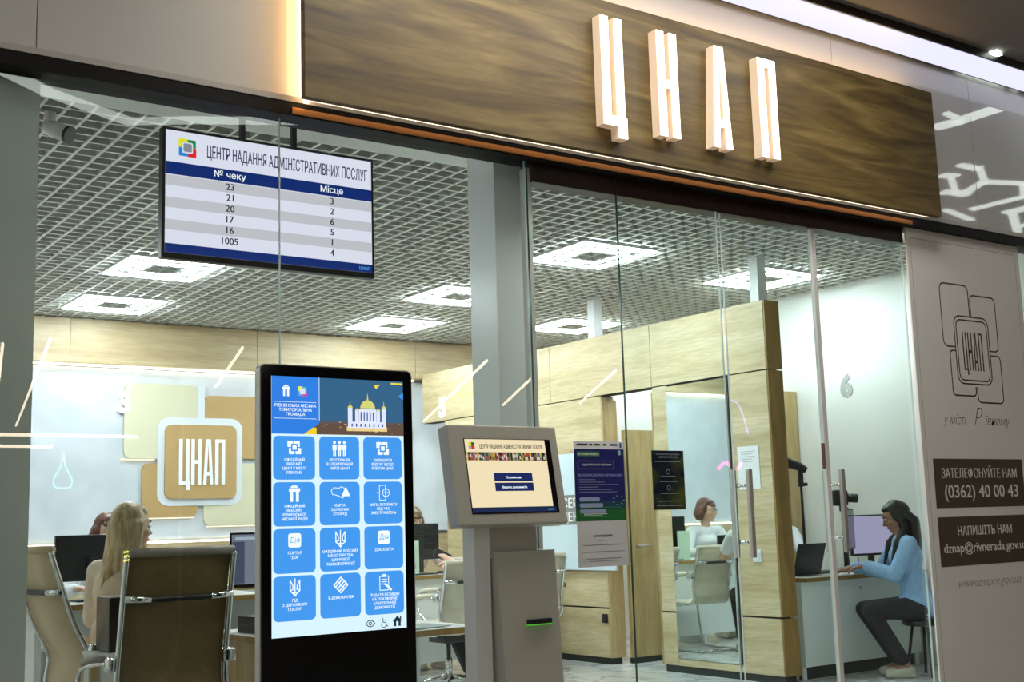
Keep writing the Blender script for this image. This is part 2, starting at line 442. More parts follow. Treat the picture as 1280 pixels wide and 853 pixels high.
# back wall build up: white plaster panel, wood band, wood wainscot, two light coves
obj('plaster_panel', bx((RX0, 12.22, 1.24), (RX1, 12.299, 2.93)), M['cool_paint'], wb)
for k in range(5):
    x0 = RX0 + k * 1.93
    obj('wood_band_panel', bx((x0 + 0.002, 12.08, 2.955), (min(x0 + 1.928, RX1), 12.295, 3.385), 0.002), M['oakx'], wb)
    obj('wainscot_panel', bx((x0 + 0.002, 12.20, 0.08), (min(x0 + 1.928, RX1), 12.295, 1.20), 0.002), M['oakx'], wb)
obj('cove_light', bx((RX0 + 0.02, 12.175, 2.94), (7.25, 12.215, 2.952)), M['cove'], wb)['label'] = 'warm light strip glowing under the wooden band'
obj('cove_light', bx((RX0 + 0.02, 12.200, 1.202), (5.9, 12.218, 1.22)), M['cove'], wb)['label'] = 'warm light strip along the foot of the plaster panel'
struct('baseboard_back', bx((RX0, 12.19, 0), (RX1, 12.295, 0.078)), M['plinth'])

# --- ceiling: grey void above an open grid of white blades
struct('ceiling', bx((RX0, 5.86, 3.66), (RX1 + 0.2, RY1, 3.72)), M['plenum'])
ce = bpy.data.objects['ceiling']
obj('edge_strip', bx((RX0, D + 0.02, 3.36), (RX1, 5.86, 3.41)), M['white_paint'], ce)
obj('void_side', bx((RX0, 5.83, 3.41), (RX1, 5.86, 3.72)), M['plenum'], ce)
PITCH = 0.122
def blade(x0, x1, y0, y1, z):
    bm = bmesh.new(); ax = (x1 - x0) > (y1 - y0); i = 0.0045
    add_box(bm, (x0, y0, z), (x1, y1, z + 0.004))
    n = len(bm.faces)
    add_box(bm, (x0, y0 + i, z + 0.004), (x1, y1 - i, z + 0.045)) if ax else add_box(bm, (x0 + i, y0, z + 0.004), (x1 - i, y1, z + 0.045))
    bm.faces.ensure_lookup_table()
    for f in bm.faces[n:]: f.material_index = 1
    o = obj('ceiling_blade', bm, M['blade'], ce); o.data.materials.append(M['web_shade']); return o
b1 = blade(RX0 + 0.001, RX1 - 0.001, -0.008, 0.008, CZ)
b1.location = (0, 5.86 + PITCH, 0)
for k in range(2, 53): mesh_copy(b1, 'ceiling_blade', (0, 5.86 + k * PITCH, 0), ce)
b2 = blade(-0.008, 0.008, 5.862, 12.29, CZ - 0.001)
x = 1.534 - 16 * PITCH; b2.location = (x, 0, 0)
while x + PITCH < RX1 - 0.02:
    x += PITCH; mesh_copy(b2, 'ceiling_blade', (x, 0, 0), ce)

# --- shop front: pillar, fascia, header
struct('wall_front', bx((-6, 4.905, 3.19), (14, 5.02, 4.32)), M['fascia'])
wf = bpy.data.objects['wall_front']
x = -6.0
for x1 in (-3.6, -1.2, 1.2, 3.6, 6.0, 7.42, 9.8, 12.2, 14.0):
    obj('fascia_panel', bx((x + 0.002, 4.88, 3.192), (x1 - 0.002, 4.904, 4.298), 0.001), M['fascia'], wf); x = x1
struct('trim_1', bx((-6, 4.84, 3.100), (14, 5.0, 3.161), 0.002), M['black_metal'])
tag(obj('sill_strip', bx((-6, 4.836, 3.162), (14, 4.90, 3.188)), mat('fascia sill', (0.46, 0.44, 0.40), 0.4), bpy.data.objects['trim_1']))
struct('trim_2', bx((2.28, 4.832, 3.106), (6.62, 4.84, 3.136), 0.002), M['bronze'])
struct('trim_3', bx((3.64, 4.90, 3.00), (6.60, 5.0, 3.105), 0.003), M['dark_rail'])
struct('pillar', bx((-0.6, 4.94, 0), (1.235, 5.25, 3.6)), M['pillar'])
tag(bpy.data.objects['pillar'], 'grey pillar behind the glass at the left edge', 'pillar'); del bpy.data.objects['pillar']['kind']

def pane(name, x0, x1, z1=3.105, y=D, m='glass', parent=None, e0=None, e1=None):
    o = struct(name, bx((x0 + 0.003, y - 0.005, 0.02), (x1 - 0.003, y + 0.005, z1)), M[m], parent)
    if e0: obj('pane_edge', bx((x0 + 0.0005, y - 0.0055, 0.02), (x0 + 0.003, y + 0.0055, z1)), M[e0], o)
    if e1: obj('pane_edge', bx((x1 - 0.0045, y - 0.0055, 0.02), (x1 - 0.001, y + 0.0055, z1)), M[e1], o)
    return o
pane('window_1', -3.5, -0.3)
pane('window_2', -0.3, 2.252, e1='glass_edge_light')
pane('window_3', 2.252, 3.59, e1='glass_edge_light')
pane('window_4', 3.60, 4.192, e0='glass_edge', e1='glass_edge')
pane('window_5', 4.192, 4.925, 3.0, m='glass_door', e1='glass_edge_light')
pane('window_6', 7.86, 9.6, e0='glass_edge')
d1 = pane('door_1', 4.975, 5.735, 3.0, y=D + 0.022, m='glass_door', e0='glass_edge_light')
d2 = pane('door_2', 5.76, 6.60, 3.0, y=D + 0.022, m='glass_door', e1='glass_edge_light')
obj('edge_profile', bx((5.727, D + 0.008, 0.02), (5.762, D + 0.036, 3.0), 0.003), M['satin'], d2)
obj('edge_seal', bx((5.723, D + 0.010, 1.55), (5.727, D + 0.034, 1.70)), mat('red brown seal', (0.10, 0.02, 0.015), 0.5), d2)
def handle(parent, x, col):
    for s in (-1, 1):
        y = D + 0.022 + s * 0.062
        h = obj('door_handle', bx((x - 0.014, y - 0.014, 1.06), (x + 0.014, y + 0.014, 1.545), 0.004), M['steel'], parent)
    for z in (1.145, 1.455):
        obj('handle_post', tube([(x, D - 0.045, z), (x, D + 0.088, z)], 0.011, 10), M['chrome'], parent, True)
handle(d1, 5.03, 'steel'); handle(d2, 5.80, 'steel')

# --- square column behind the glass
t = thing('column', 'tall square white column behind the glass beside the ticket kiosk', 'column')
obj('shaft', bx((3.508, 5.055, 0), (3.705, 5.30, 3.4), 0.004), M['column_paint'], t)
obj('corner_strip', bx((3.620, 4.925, 0.05), (3.650, 4.985, 3.08), 0.002), M['satin'], t)
for (x, y, lab) in ((7.475, 7.0, 'white steel post rising from the near end of the oak partition'), (7.475, 9.13, 'white steel post above the doorway of the oak partition')):
    o = obj('steel_post', bx((x - 0.05, y - 0.05, 3.001), (x + 0.05, y + 0.05, 3.6), 0.003), M['column_paint']); tag(o, lab, 'post', 'steel posts on the partition')

# --- mall hall
struct('mall_ceiling', bx((-9, -19, 4.32), (18, 4.905, 4.5)), M['mall_ceiling'])
tag(bpy.data.objects['mall_ceiling'], 'brownish grey ceiling of the hall in front of the shop', 'ceiling')
mc = bpy.data.objects['mall_ceiling']; mc.name = 'ceiling_hall'; del mc['label']; del mc['category']
struct('wall_opposite', bx((-9, -19.2, 0), (18, -19, 4.5)), M['mall_wall'])
struct('wall_hall_left', bx((-9.2, -19, 0), (-9, 4.9, 4.5)), M['mall_wall'])
struct('wall_hall_right', bx((18, -19, 0), (18.2, 4.9, 4.5)), M['mall_wall'])
o = obj('linear_lamp', bx((4.2, 4.60, 4.262), (13.5, 4.84, 4.319), 0.004), M['cool_led']); tag(o, 'long cool white light profile where fascia meets the hall ceiling', 'lamp')
o2 = obj('lamp_rim', bx((4.18, 4.585, 4.266), (13.52, 4.599, 4.319)), M['black'], o)
o2 = obj('lamp_rim', bx((4.18, 4.841, 4.266), (13.52, 4.855, 4.319)), M['black'], o)

def pend(pts, z, r, m, name, label, cat, group=None):
    """straight line lamp hung on thin wires"""
    t = thing(name, label, cat, (pts[0][0], pts[0][1], 0), 0, group)
    a = Vector((0, 0, z)); b = Vector((pts[1][0] - pts[0][0], pts[1][1] - pts[0][1], z))
    obj('tube_light', tube([a, b], r, 8), m, t)
    for f in (0.1, 0.9):
        p = a.lerp(b, f); obj('wire', tube([p, (p.x, p.y, 4.32)], 0.003, 4), M['black'], t)
# the hall's pendant line lamps (they show in the glass)
lines = [((3.54, -3.68), (5.79, -14.45)), ((3.2, -4.3), (4.0, -8.0)), ((5.28, -6.07), (6.73, -11.68)), ((5.66, -3.55), (6.95, -7.65)),
         ((8.96, -3.4), (12.95, -11.6)), ((10.67, -4.76), (12.63, -8.33)), ((11.28, -3.57), (13.76, -7.54))]
lamp_at = ('at the left edge of the back wall', 'on the grey pillar', 'crossing the numeral 3', 'right above the totem left corner', 'from the numeral 5 to the column', 'on the column face', 'on the oak band right of the column')
for i, l in enumerate(lines):
    pend(l, 3.394, 0.018, M['streak'], 'pendant_line_lamp', 'slanting line lamp seen as a streak ' + lamp_at[i], 'lamp', 'slanting line lamps reflected in the glass')
hall_lab = ('over the left end of the fascia', 'left of the pavement, second row', 'left of the pavement, third row', 'far left of the hall, near the shops', 'far left of the hall, second row', 'over the info totem', 'over the ticket kiosk', 'beyond the banner on the right', 'beyond the banner, second one', 'behind the camera on the left', 'in front of the letters of the sign')
for (x, y), lab in zip(((-1.2, 2.9), (-1.0, 0.6), (-1.0, -1.2), (-4.0, 2.5), (-4.0, -0.5), (3.0, 4.0), (5.5, 3.8), (12.4, 4.1), (15.2, 3.9), (-1.0, -4.0), (4.2, 3.9)), hall_lab):  # lamps added out of view to light the fascia, sign and banner
    t = thing('hall_fill', 'added unseen ceiling light of the hall ' + lab, 'lamp', (x, y, 0), 0, 'added fill lights of the hall')
    obj('diffuser', bx((-0.5, -0.3, 4.300), (0.5, 0.3, 4.312)), M['hall_fill'], t)
    for lo, hi in (((-0.52, -0.32), (0.52, -0.30)), ((-0.52, 0.30), (0.52, 0.32)), ((-0.52, -0.3), (-0.5, 0.3)), ((0.5, -0.3), (0.52, 0.3))):
        obj('frame', bx((*lo, 4.295), (*hi, 4.319)), M['steel'], t)
# long warm strips on the opposite shop front
for (x0, x1, z, yy) in ((0.5, 6.6, 2.84, -10.0), (2.0, 5.4, 2.70, -10.5)):
    o = obj('strip_light', bx((x0, yy - 0.02, z), (x1, yy + 0.02, z + 0.045), 0.003), M['streak']); tag(o, 'long warm strip light across the hall, ' + ('upper one' if z > 2.8 else 'lower shorter one'), 'lamp', 'strip lights across the hall')
    for xx in (x0 + 0.2, x1 - 0.2): obj('wire', tube([(xx, yy, z + 0.04), (xx, yy, 4.32)], 0.003, 4), M['black'], o)
# neon pieces of the shop across the hall
t = thing('neon_post', 'dark post with a violet and blue neon line, mirrored over the brown chair', 'neon sign', (4.955, -5.2, 0))
obj('post', bx((-0.04, 0.01, 0.0), (0.04, 0.06, 2.0)), M['black'], t)
obj('neon_line', tube([(0, 0, 1.35), (0, 0, 1.80)], 0.016, 8), emit('pale blue neon', (0.45, 0.6, 1.0), 7), t)
obj('neon_line', tube([(0, 0, 0.95), (0, 0, 1.33)], 0.016, 8), emit('violet neon', (0.35, 0.12, 1.0), 7), t)
obj('neon_line', tube([(0, 0, 0.45), (0, 0, 0.90)], 0.016, 8), emit('blue neon', (0.2, 0.35, 1.0), 7), t)
for k in range(3): obj('neon_bar', tube([(-0.10, -0.01, 0.99 + k * 0.05), (0.02, -0.01, 1.0 + k * 0.05)], 0.012, 8), emit('yellow neon', (1.0, 0.9, 0.02), 12), t)
t = thing('neon_drop', 'blue neon drop outline, mirrored on the white back wall', 'neon sign', (4.12, -5.2, 2.05))
dp = [(0, 0, 0.24), (0.03, 0, 0.06), (0.10, 0, -0.08), (0.08, 0, -0.18), (-0.08, 0, -0.18), (-0.10, 0, -0.08), (-0.03, 0, 0.06), (0, 0, 0.24)]
obj('neon_line', tube(spline(dp, 4), 0.010, 6), emit('sky neon', (0.15, 0.6, 1.0), 10), t)
obj('wire', tube([(0, 0, 0.24), (0, 0, 2.27)], 0.004, 4), M['black'], t)
t = thing('neon_flourish', 'pink and violet neon curve, mirrored beside the left door handle', 'neon sign', (14.9, -5.2, 2.1))
obj('neon_line', tube(spline([(-0.1, 0, 0.0), (0.1, 0, 0.1), (0.3, 0, -0.05), (0.5, 0, 0.1)], 5), 0.03, 6), emit('pink neon', (1.0, 0.1, 0.6), 9), t)
obj('neon_line', tube(spline([(0.1, 0, 1.2), (0.5, 0, 1.1), (0.7, 0, 0.6)], 5), 0.015, 6), emit('violet neon', (0.45, 0.2, 1.0), 7), t)
obj('wire', tube([(0.1, 0, 0.1), (0.1, 0, 2.2)], 0.004, 4), M['black'], t)
# crooked light lines in the hall ceiling over the pavement (mirrored in the fascia and the glass)
def bandlines(strokes, label):
    t = thing('ceiling_light_line', label, 'lamp', (0, 0, 0))
    for pts, wd in strokes:
        bm = prism(ribbon(pts, wd), lambda u, v: Vector((u, v, 4.300)), Vector((0, 0, 0.018)))
        obj('light_strip', bm, M['band'], t)
    return t

# ================================================================ FRONT SIGN
t = thing('sign_box', 'long dark oak sign board with four glowing letters over the entrance', 'sign')
obj('front_board', bx((2.285, 4.715, 3.150), (6.765, 4.755, 3.985), 0.002), M['darkoak'], t)
obj('back_frame', bx((2.36, 4.755, 3.19), (6.70, 4.879, 3.95)), M['fascia'], t)
for lo, hi, m in (((2.335, 4.757, 3.165), (2.358, 4.872, 3.97), 'warm_led'), ((2.36, 4.757, 3.952), (6.72, 4.872, 3.970), 'warm_led'),
                  ((2.30, 4.757, 3.154), (6.70, 4.775, 3.170), 'warm_led_soft')):
    obj('light_strip', bx(lo, hi), M[m], t)
LW, LH, LS = 0.146, 0.585, 0.055
for i, x in enumerate((3.922, 4.306, 4.695, 5.072)):
    pl = letters_cnap(LW, LH, LS, 0, 0.105)[i]
    pl = [[(p[0] - i * LW + x, p[1] + 3.283) for p in q] for q in pl]
    lt = obj('letter', prism(pl, lambda u, v: Vector((u, 4.655, v)), Vector((0, 0.06, 0))), M['letter_side'], t)
    polys('letter_face', pl, M['letter_face'], lt, lambda u, v: Vector((u, 4.6535, v)))

# ================================================================ OAK PARTITION (X = 7.3)
t = thing('wood_partition', 'light oak panelled partition with doorway running back from the glass doors', 'partition')
def sp(name, y0, y1, z0, z1, m='oak', x0=7.30, x1=7.455):
    return obj(name, bx((x0, y0 + 0.003, z0), (x1, y1 - 0.003, z1), 0.002), M[m], t)
obj('core', bx((7.32, 6.83, 0.06), (7.44, 8.15, 2.98)), M['joint'], t)
obj('core', bx((7.32, 8.15, 2.44), (7.44, 12.05, 2.98)), M['joint'], t)
obj('core', bx((7.32, 8.90, 0.06), (7.44, 11.58, 2.44)), M['joint'], t)
for (a, b) in ((6.80, 8.17), (8.17, 9.65), (9.65, 10.9), (10.9, 12.07)): sp('wood_panel', a, b, 2.445, 3.0)
sp('wood_panel', 6.80, 7.22, 0.508, 2.435); sp('wood_panel', 6.80, 7.22, 0.06, 0.492)
sp('wood_panel', 7.985, 8.17, 0.508, 2.435); sp('wood_panel', 7.985, 8.17, 0.06, 0.492)
sp('wood_panel', 7.22, 7.985, 0.06, 0.115)
sp('wood_panel', 8.88, 9.9, 0.508, 2.435); sp('wood_panel', 8.88, 9.9, 0.06, 0.492)
sp('wood_panel', 9.9, 11.6, 0.508, 2.435); sp('wood_panel', 9.9, 11.6, 0.06, 0.492)
for z0, z1 in ((0.06, 0.492), (0.508, 2.435), (2.445, 3.0)):
    obj('edge_panel', bx((7.301, 6.785, z0), (7.470, 6.799, z1), 0.002), M['oak_edge'], t)
obj('door_reveal', bx((7.30, 8.862, 0.06), (7.47, 8.878, 2.40)), M['oakz'], t)
obj('door_reveal', bx((7.30, 8.172, 0.06), (7.47, 8.186, 2.40)), M['oakz'], t)
obj('plinth', bx((7.315, 6.81, 0.0), (7.44, 8.16, 0.058)), M['plinth'], t)
obj('plinth', bx((7.315, 8.89, 0.0), (7.44, 11.6, 0.058)), M['plinth'], t)
o = obj('mirror_pane', bx((7.296, 7.262, 0.12), (7.310, 7.982, 2.425)), M['mirror'], t); o['label'] = 'tall mirroring glass pane set in the oak'
obj('pane_profile', bx((7.285, 7.245, 0.10), (7.305, 7.262, 2.43)), M['steel'], t)
# door leaf standing open in the doorway
o = thing('wood_door', 'oak door leaf standing open in the partition doorway', 'door')
obj('leaf', bx((7.50, 8.80, 0.05), (8.40, 8.845, 2.12), 0.003), M['oakz'], o)
obj('plinth', bx((7.50, 8.795, 0.0), (8.40, 8.85, 0.05)), M['plinth'], o)
obj('handle', tube([(7.60, 8.80, 1.05), (7.60, 8.75, 1.05), (7.72, 8.75, 1.05)], 0.010, 8), M['steel'], o, True)
o = obj('socket', bx((7.284, 8.90, 0.37), (7.299, 8.97, 0.45), 0.004), M['black']); tag(o, 'small black socket low on the oak partition left of the doorway', 'socket')
o = thing('light_switch', 'white square light switch on the oak partition beside the door handle', 'switch', (7.299, 7.01, 0.975))
obj('frame', bx((-0.010, -0.045, -0.048), (0, 0.045, 0.048), 0.004), M['laminate'], o)
obj('rocker', bx((-0.014, -0.028, -0.030), (-0.010, 0.028, 0.030), 0.002), M['paper'], o)
# service centre board on the partition
o = thing('service_board', 'pale blue notice board with a grey band on the oak partition', 'sign')
obj('board', bx((7.262, 8.72, 0.84), (7.290, 10.05, 1.93), 0.003), mat('board blue white', (0.60, 0.72, 0.78), 0.4), o)
flat('grey_band', 0, 1.33, 1.26, 1.54, prt((0.20, 0.20, 0.19)), o, SD(7.2605, 10.05))
txt('СЕРВІСНИЙ', 0.58, 1.42, 0.125, M['white_print'], o, SD(7.2595, 10.05), 'L', 0.03)
txt('ЦЕНТР', 0.58, 1.29, 0.125, M['white_print'], o, SD(7.2595, 10.05), 'L', 0.03)
# numerals
def numeral(ch, F, size, m, lab, d):
    vs = txt(ch, 0, 0, size, m, None, F, 'C', 0.05, name='numeral')
    md = vs.modifiers.new('s', 'SOLIDIFY'); md.thickness = 0.008
    return tag(vs, lab, 'sign')
numeral('5', SD(7.292, 11.64, 2.49), 0.30, M['logo_white'], 'white numeral 5 on the oak band of the partition', 0)
numeral('3', FR(12.180, 3.93, 2.50), 0.27, M['logo_white'], 'white numeral 3 on the back wall left of the beige shape', 0)
numeral('6', SD(9.094, 7.5, 2.36), 0.27, M['grey_print'], 'grey numeral 6 on the white right wall', 0)

# ================================================================ WALL LOGO
t = thing('wall_logo', 'relief logo of overlapping rounded squares with white letters on the back wall', 'logo')
def slab(name, x0, x1, z0, z1, y0, y1, m, r=0.07):
    return obj(name, prism([rrect(x0, x1, z0, z1, r)], lambda u, v: Vector((u, y0, v)), Vector((0, y1 - y0, 0))), M[m], t)
slab('rounded_square', 3.93, 4.675, 2.04, 2.79, 12.185, 12.215, 'beige')['label'] = 'beige upper left square'
slab('rounded_square', 4.755, 5.47, 2.04, 2.69, 12.185, 12.215, 'tan')['label'] = 'tan upper right square'
slab('rounded_square', 4.115, 4.685, 1.455, 1.99, 12.185, 12.215, 'tan')['label'] = 'tan lower left square'
slab('rounded_square', 4.755, 5.52, 1.36, 1.99, 12.185, 12.215, 'beige')['label'] = 'beige lower right square'
slab('white_cross', 4.675, 4.755, 1.95, 2.79, 12.18, 12.184, 'ring', 0.01)
slab('white_ring', 4.265, 5.165, 1.565, 2.455, 12.178, 12.184, 'ring', 0.12)
slab('rounded_square', 4.335, 5.09, 1.635, 2.38, 12.150, 12.177, 'tan', 0.07)['label'] = 'tan centre square'
lp = letters_cnap(0.105, 0.46, 0.034, 0.022, 0.12)
for l in lp:
    obj('letter', prism([[(p[0] + 4.475, p[1] + 1.775) for p in q] for q in l], lambda u, v: Vector((u, 12.138, v)), Vector((0, 0.012, 0))), M['logo_white'], t)
# soft glow strips behind the logo slabs
for lo, hi in (((3.90, 12.187, 2.022), (4.24, 12.200, 2.034)), ((4.15, 12.187, 1.440), (4.65, 12.200, 1.450)), ((4.78, 12.187, 1.345), (5.4, 12.200, 1.355))):
    obj('light_strip', bx(lo, hi), M['warm_led_soft'], t)

# ================================================================ CEILING PANEL LIGHTS
def ring(s, wd, z0, z1):
    bm = bmesh.new()
    for lo, hi in (((-s, -s), (s, -s + wd)), ((-s, s - wd), (s, s)), ((-s, -s + wd), (-s + wd, s - wd)), ((s - wd, -s + wd), (s, s - wd))):
        add_box(bm, (*lo, z0), (*hi, z1))
    return bm
def panel_lamp(x, y, lab):
    t = thing('ceiling_light', lab, 'lamp', (x, y, 0), 0, 'square ceiling lights of the office')
    if 'h' not in panel_lamp.__dict__:
        panel_lamp.h = [('outer_light_frame', ring(0.365, 0.042, 3.372, 3.380), 'panel_light'), ('inner_light_frame', ring(0.205, 0.020, 3.372, 3.380), 'panel_light'), ('housing', ring(0.370, 0.050, 3.3805, 3.398), 'web_shade'), ('inner_housing', ring(0.210, 0.030, 3.3805, 3.398), 'web_shade')]
        bars = bmesh.new()
        for v in (-0.12, 0, 0.12):
            add_box(bars, (-0.29, v - 0.006, 3.374), (0.29, v + 0.006, 3.40)); add_box(bars, (v - 0.006, -0.29, 3.374), (v + 0.006, 0.29, 3.40))
        panel_lamp.h.append(('louver', bars, 'web_shade'))
        panel_lamp.h = [(n, obj(n, b, M[m], t)) for n, b, m in panel_lamp.h]
    else:
        for n, o in panel_lamp.h: mesh_copy(o, n, (0, 0, 0), t)
for x, y, lab in ((6.14, 7.50, 'square ceiling light above the glass doors, right of the column'), (8.14, 7.56, 'square ceiling light over room 6 behind the steel post'),
                  (3.35, 9.49, 'square ceiling light just below the queue screen'), (3.50, 11.2, 'leftmost square ceiling light near the back wall'),
                  (6.40, 11.15, 'square ceiling light near the back wall above the tall info totem'), (6.12, 9.45, 'square ceiling light half hidden by the white column'),
                  (3.25, 7.50, 'square ceiling light hidden behind the queue screen'), (8.2, 10.4, 'square ceiling light over the far room behind the partition'),
                  (0.9, 9.5, 'square ceiling light behind the grey pillar')):
    panel_lamp(x, y, lab)
t = thing('security_camera', 'small pale camera hanging from the ceiling beside the grey pillar', 'camera', (1.60, 6.2, 3.4), 0.5)
obj('mount', lathe([(0.03, -0.06), (0.03, 0.0)], 12), M['sheen'], t)
obj('housing', tube([(0.0, 0.02, -0.07), (0.03, -0.09, -0.12)], [0.040, 0.044], 12), M['sheen'], t, True)
obj('lens', tube([(0.03, -0.09, -0.12), (0.034, -0.105, -0.127)], 0.046, 12), M['black'], t)

# ================================================================ QUEUE SCREEN
t = thing('queue_screen', 'wide flat screen listing queue numbers hung from the ceiling behind the glass', 'screen', (2.45, 5.40, 0))
obj('bezel', bx((-0.552, 0, 2.528), (0.548, 0.05, 3.150), 0.004), M['black'], t)
for x in (-0.15, 0.12): obj('hanger', bx((x - 0.012, 0.02, 3.14), (x + 0.012, 0.045, 3.40)), M['black'], t)
s = flat('screen', -0.538, 0.534, 2.556, 3.136, scr((0.80, 0.78, 0.93), 0.95), t, FR(-0.002))
F = FR(-0.003); navy = scr((0.006, 0.025, 0.16), 1.0); F2 = FR(-0.0045)
flat('header_band', -0.538, 0.534, 2.925, 2.985, navy, s, F)
flat('footer_band', -0.538, 0.534, 2.556, 2.598, navy, s, F)
for k in range(6):
    if k % 2 == 0: flat('row_band', -0.538, 0.534, 2.872 - k * 0.0525, 2.921 - k * 0.0525, scr((0.62, 0.60, 0.66), 0.9), s, F)
fit('ЦЕНТР НАДАННЯ АДМІНІСТРАТИВНИХ ПОСЛУГ', -0.34, 0.51, 3.028, 0.082, scr((0.02, 0.025, 0.10), 1), s, F2, 0.016)
wht = scr((0.9, 0.9, 0.95), 1.0); drk = scr((0.02, 0.02, 0.03), 1.0)
txt('№ чеку', -0.225, 2.942, 0.045, wht, s, F2, 'C', 0.014); txt('Місце', 0.310, 2.942, 0.045, wht, s, F2, 'C', 0.014)
for k, (a, b) in enumerate((('23', '3'), ('21', '2'), ('20', '6'), ('17', '5'), ('16', '1'), ('1005', '4'))):
    txt(a, -0.225, 2.884 - k * 0.0525, 0.046, drk, s, F2, 'C', 0.02); txt(b, 0.310, 2.884 - k * 0.0525, 0.046, drk, s, F2, 'C', 0.02)
txt('ЦНАП', 0.49, 2.568, 0.022, scr((0.1, 0.4, 0.8), 1), s, F2, 'C', 0.02)
def logo_small(s, cx, cz, k, F, Fb, cols, mk):
    for (dx, dz, c) in ((-0.45, 0.45, 0), (0.40, 0.40, 1), (-0.42, -0.42, 2), (0.45, -0.45, 3)):
        polys('emblem_square', [rrect(cx + dx * k - 0.5 * k, cx + dx * k + 0.5 * k, cz + dz * k - 0.5 * k, cz + dz * k + 0.5 * k, 0.12 * k)], mk(cols[c]), s, F)
    polys('emblem_square', [rrect(cx - 0.58 * k, cx + 0.58 * k, cz - 0.58 * k, cz + 0.58 * k, 0.15 * k)], mk(cols[4]), s, Fb)
    return
logo_small(s, -0.435, 3.060, 0.045, F, F2, ((0.85, 0.8, 0.02), (0.0, 0.25, 0.08), (0.02, 0.25, 0.7), (0.8, 0.02, 0.03), (0.75, 0.75, 0.85)), lambda c: scr(c, 0.95))
polys('emblem_square', [rrect(-0.455, -0.415, 3.04, 3.08, 0.006)], scr((0.25, 0.27, 0.32), 0.95), s, FR(-0.006))

# ================================================================ INFO TOTEM
t = thing('info_totem', 'tall black touch screen totem standing before the glass', 'kiosk', (2.302, 4.45, 0))
obj('body', prism([rrect(-0.336, 0.336, 0.03, 1.925, 0.022)], lambda u, v: Vector((u, 0.0, v)), Vector((0, 0.055, 0))), M['gloss_black'], t)
obj('side_frame', prism(ribbon([(p[0], p[1]) for p in rrect(-0.338, 0.338, 0.028, 1.927, 0.024)], 0.006, True), lambda u, v: Vector((u, 0.006, v)), Vector((0, 0.045, 0))), M['steel'], t)
obj('foot', bx((-0.38, -0.16, 0.0), (0.38, 0.22, 0.03), 0.006), M['black'], t)
s = flat('screen', -0.296, 0.293, 0.880, 1.882, scr((0.66, 0.86, 0.95), 0.98), t, FR(-0.0015))
F0, F1, F2, F3, F4 = FR(-0.0025), FR(-0.0035), FR(-0.0045), FR(-0.0055), FR(-0.0065)
blue = scr((0.055, 0.30, 0.80), 1.0); W = scr((0.85, 0.95, 1.0), 1.0)
polys('banner_picture', [[(-0.09, 1.70), (0.293, 1.70), (0.293, 1.882), (-0.09, 1.882)]], scr((0.035, 0.12, 0.23), 1), s, F0)
polys('banner_picture', [[(-0.12, 1.656), (0.293, 1.656), (0.293, 1.71), (-0.12, 1.71)]], scr((0.12, 0.075, 0.055), 1), s, F0)
random.seed(3)
for k in range(26):
    x = -0.09 + random.random() * 0.37; z = 1.66 + random.random() * 0.045; a = 0.004 + random.random() * 0.008
    polys('town_lights', [[(x, z), (x + a, z), (x + a, z + a * 0.5), (x, z + a * 0.5)]], scr(((0.55, 0.33, 0.16), (0.3, 0.2, 0.16), (0.05, 0.08, 0.06))[k % 3], 1), s, F1)
polys('banner_panel', [[(-0.296, 1.656), (-0.15, 1.656), (-0.093, 1.70), (-0.093, 1.882), (-0.296, 1.882)]], scr((0.03, 0.20, 0.72), 1), s, F1)
polys('banner_panel', [[(-0.16, 1.656), (-0.105, 1.656), (-0.105, 1.682), (-0.12, 1.682)]], scr((0.85, 0.60, 0.02), 1), s, F2)
# cathedral
cb = scr((0.35, 0.50, 0.85), 1); cw = scr((0.70, 0.75, 0.95), 1); cg = scr((0.62, 0.62, 0.18), 1); cy = scr((0.8, 0.6, 0.25), 1); cd = scr((0.02, 0.07, 0.25), 1)
def R4(a, b, c, d): return [(a, c), (b, c), (b, d), (a, d)]
polys('cathedral', [R4(0.03, 0.215, 1.672, 1.690)], cy, s, F1)
polys('cathedral', [R4(0.045, 0.205, 1.685, 1.710), R4(0.085, 0.165, 1.70, 1.762), R4(0.035, 0.055, 1.685, 1.765), R4(0.190, 0.210, 1.685, 1.765), R4(0.068, 0.084, 1.69, 1.755), R4(0.166, 0.182, 1.69, 1.755)], cw, s, F2)
polys('cathedral', [R4(0.092 + k * 0.014, 0.097 + k * 0.014, 1.715, 1.75) for k in range(5)] + [R4(0.05 + k * 0.02, 0.056 + k * 0.02, 1.690, 1.702) for k in range(8)], cd, s, F3)
polys('cathedral_dome', [circ(0.125, 1.765, 0.034, 14, 0, PI * 1.02) + [(0.091, 1.765)], [(0.121, 1.795), (0.129, 1.795), (0.125, 1.83)], circ(0.045, 1.765, 0.011, 10, 0, PI) + [(0.034, 1.765)], circ(0.20, 1.765, 0.011, 10, 0, PI) + [(0.189, 1.765)],
                         circ(0.076, 1.755, 0.009, 8, 0, PI) + [(0.067, 1.755)], circ(0.174, 1.755, 0.009, 8, 0, PI) + [(0.165, 1.755)], [(0.043, 1.775), (0.047, 1.775), (0.045, 1.80)], [(0.198, 1.775), (0.202, 1.775), (0.20, 1.80)]], cg, s, F3)
polys('banner_accent', [[(0.155, 1.862), (0.185, 1.866), (0.165, 1.845)], R4(0.235, 0.29, 1.868, 1.875)], scr((0.8, 0.65, 0.05), 1), s, F2)
polys('banner_accent', [[(0.27, 1.82), (0.292, 1.835), (0.292, 1.805)]], scr((0.05, 0.3, 0.85), 1), s, F2)
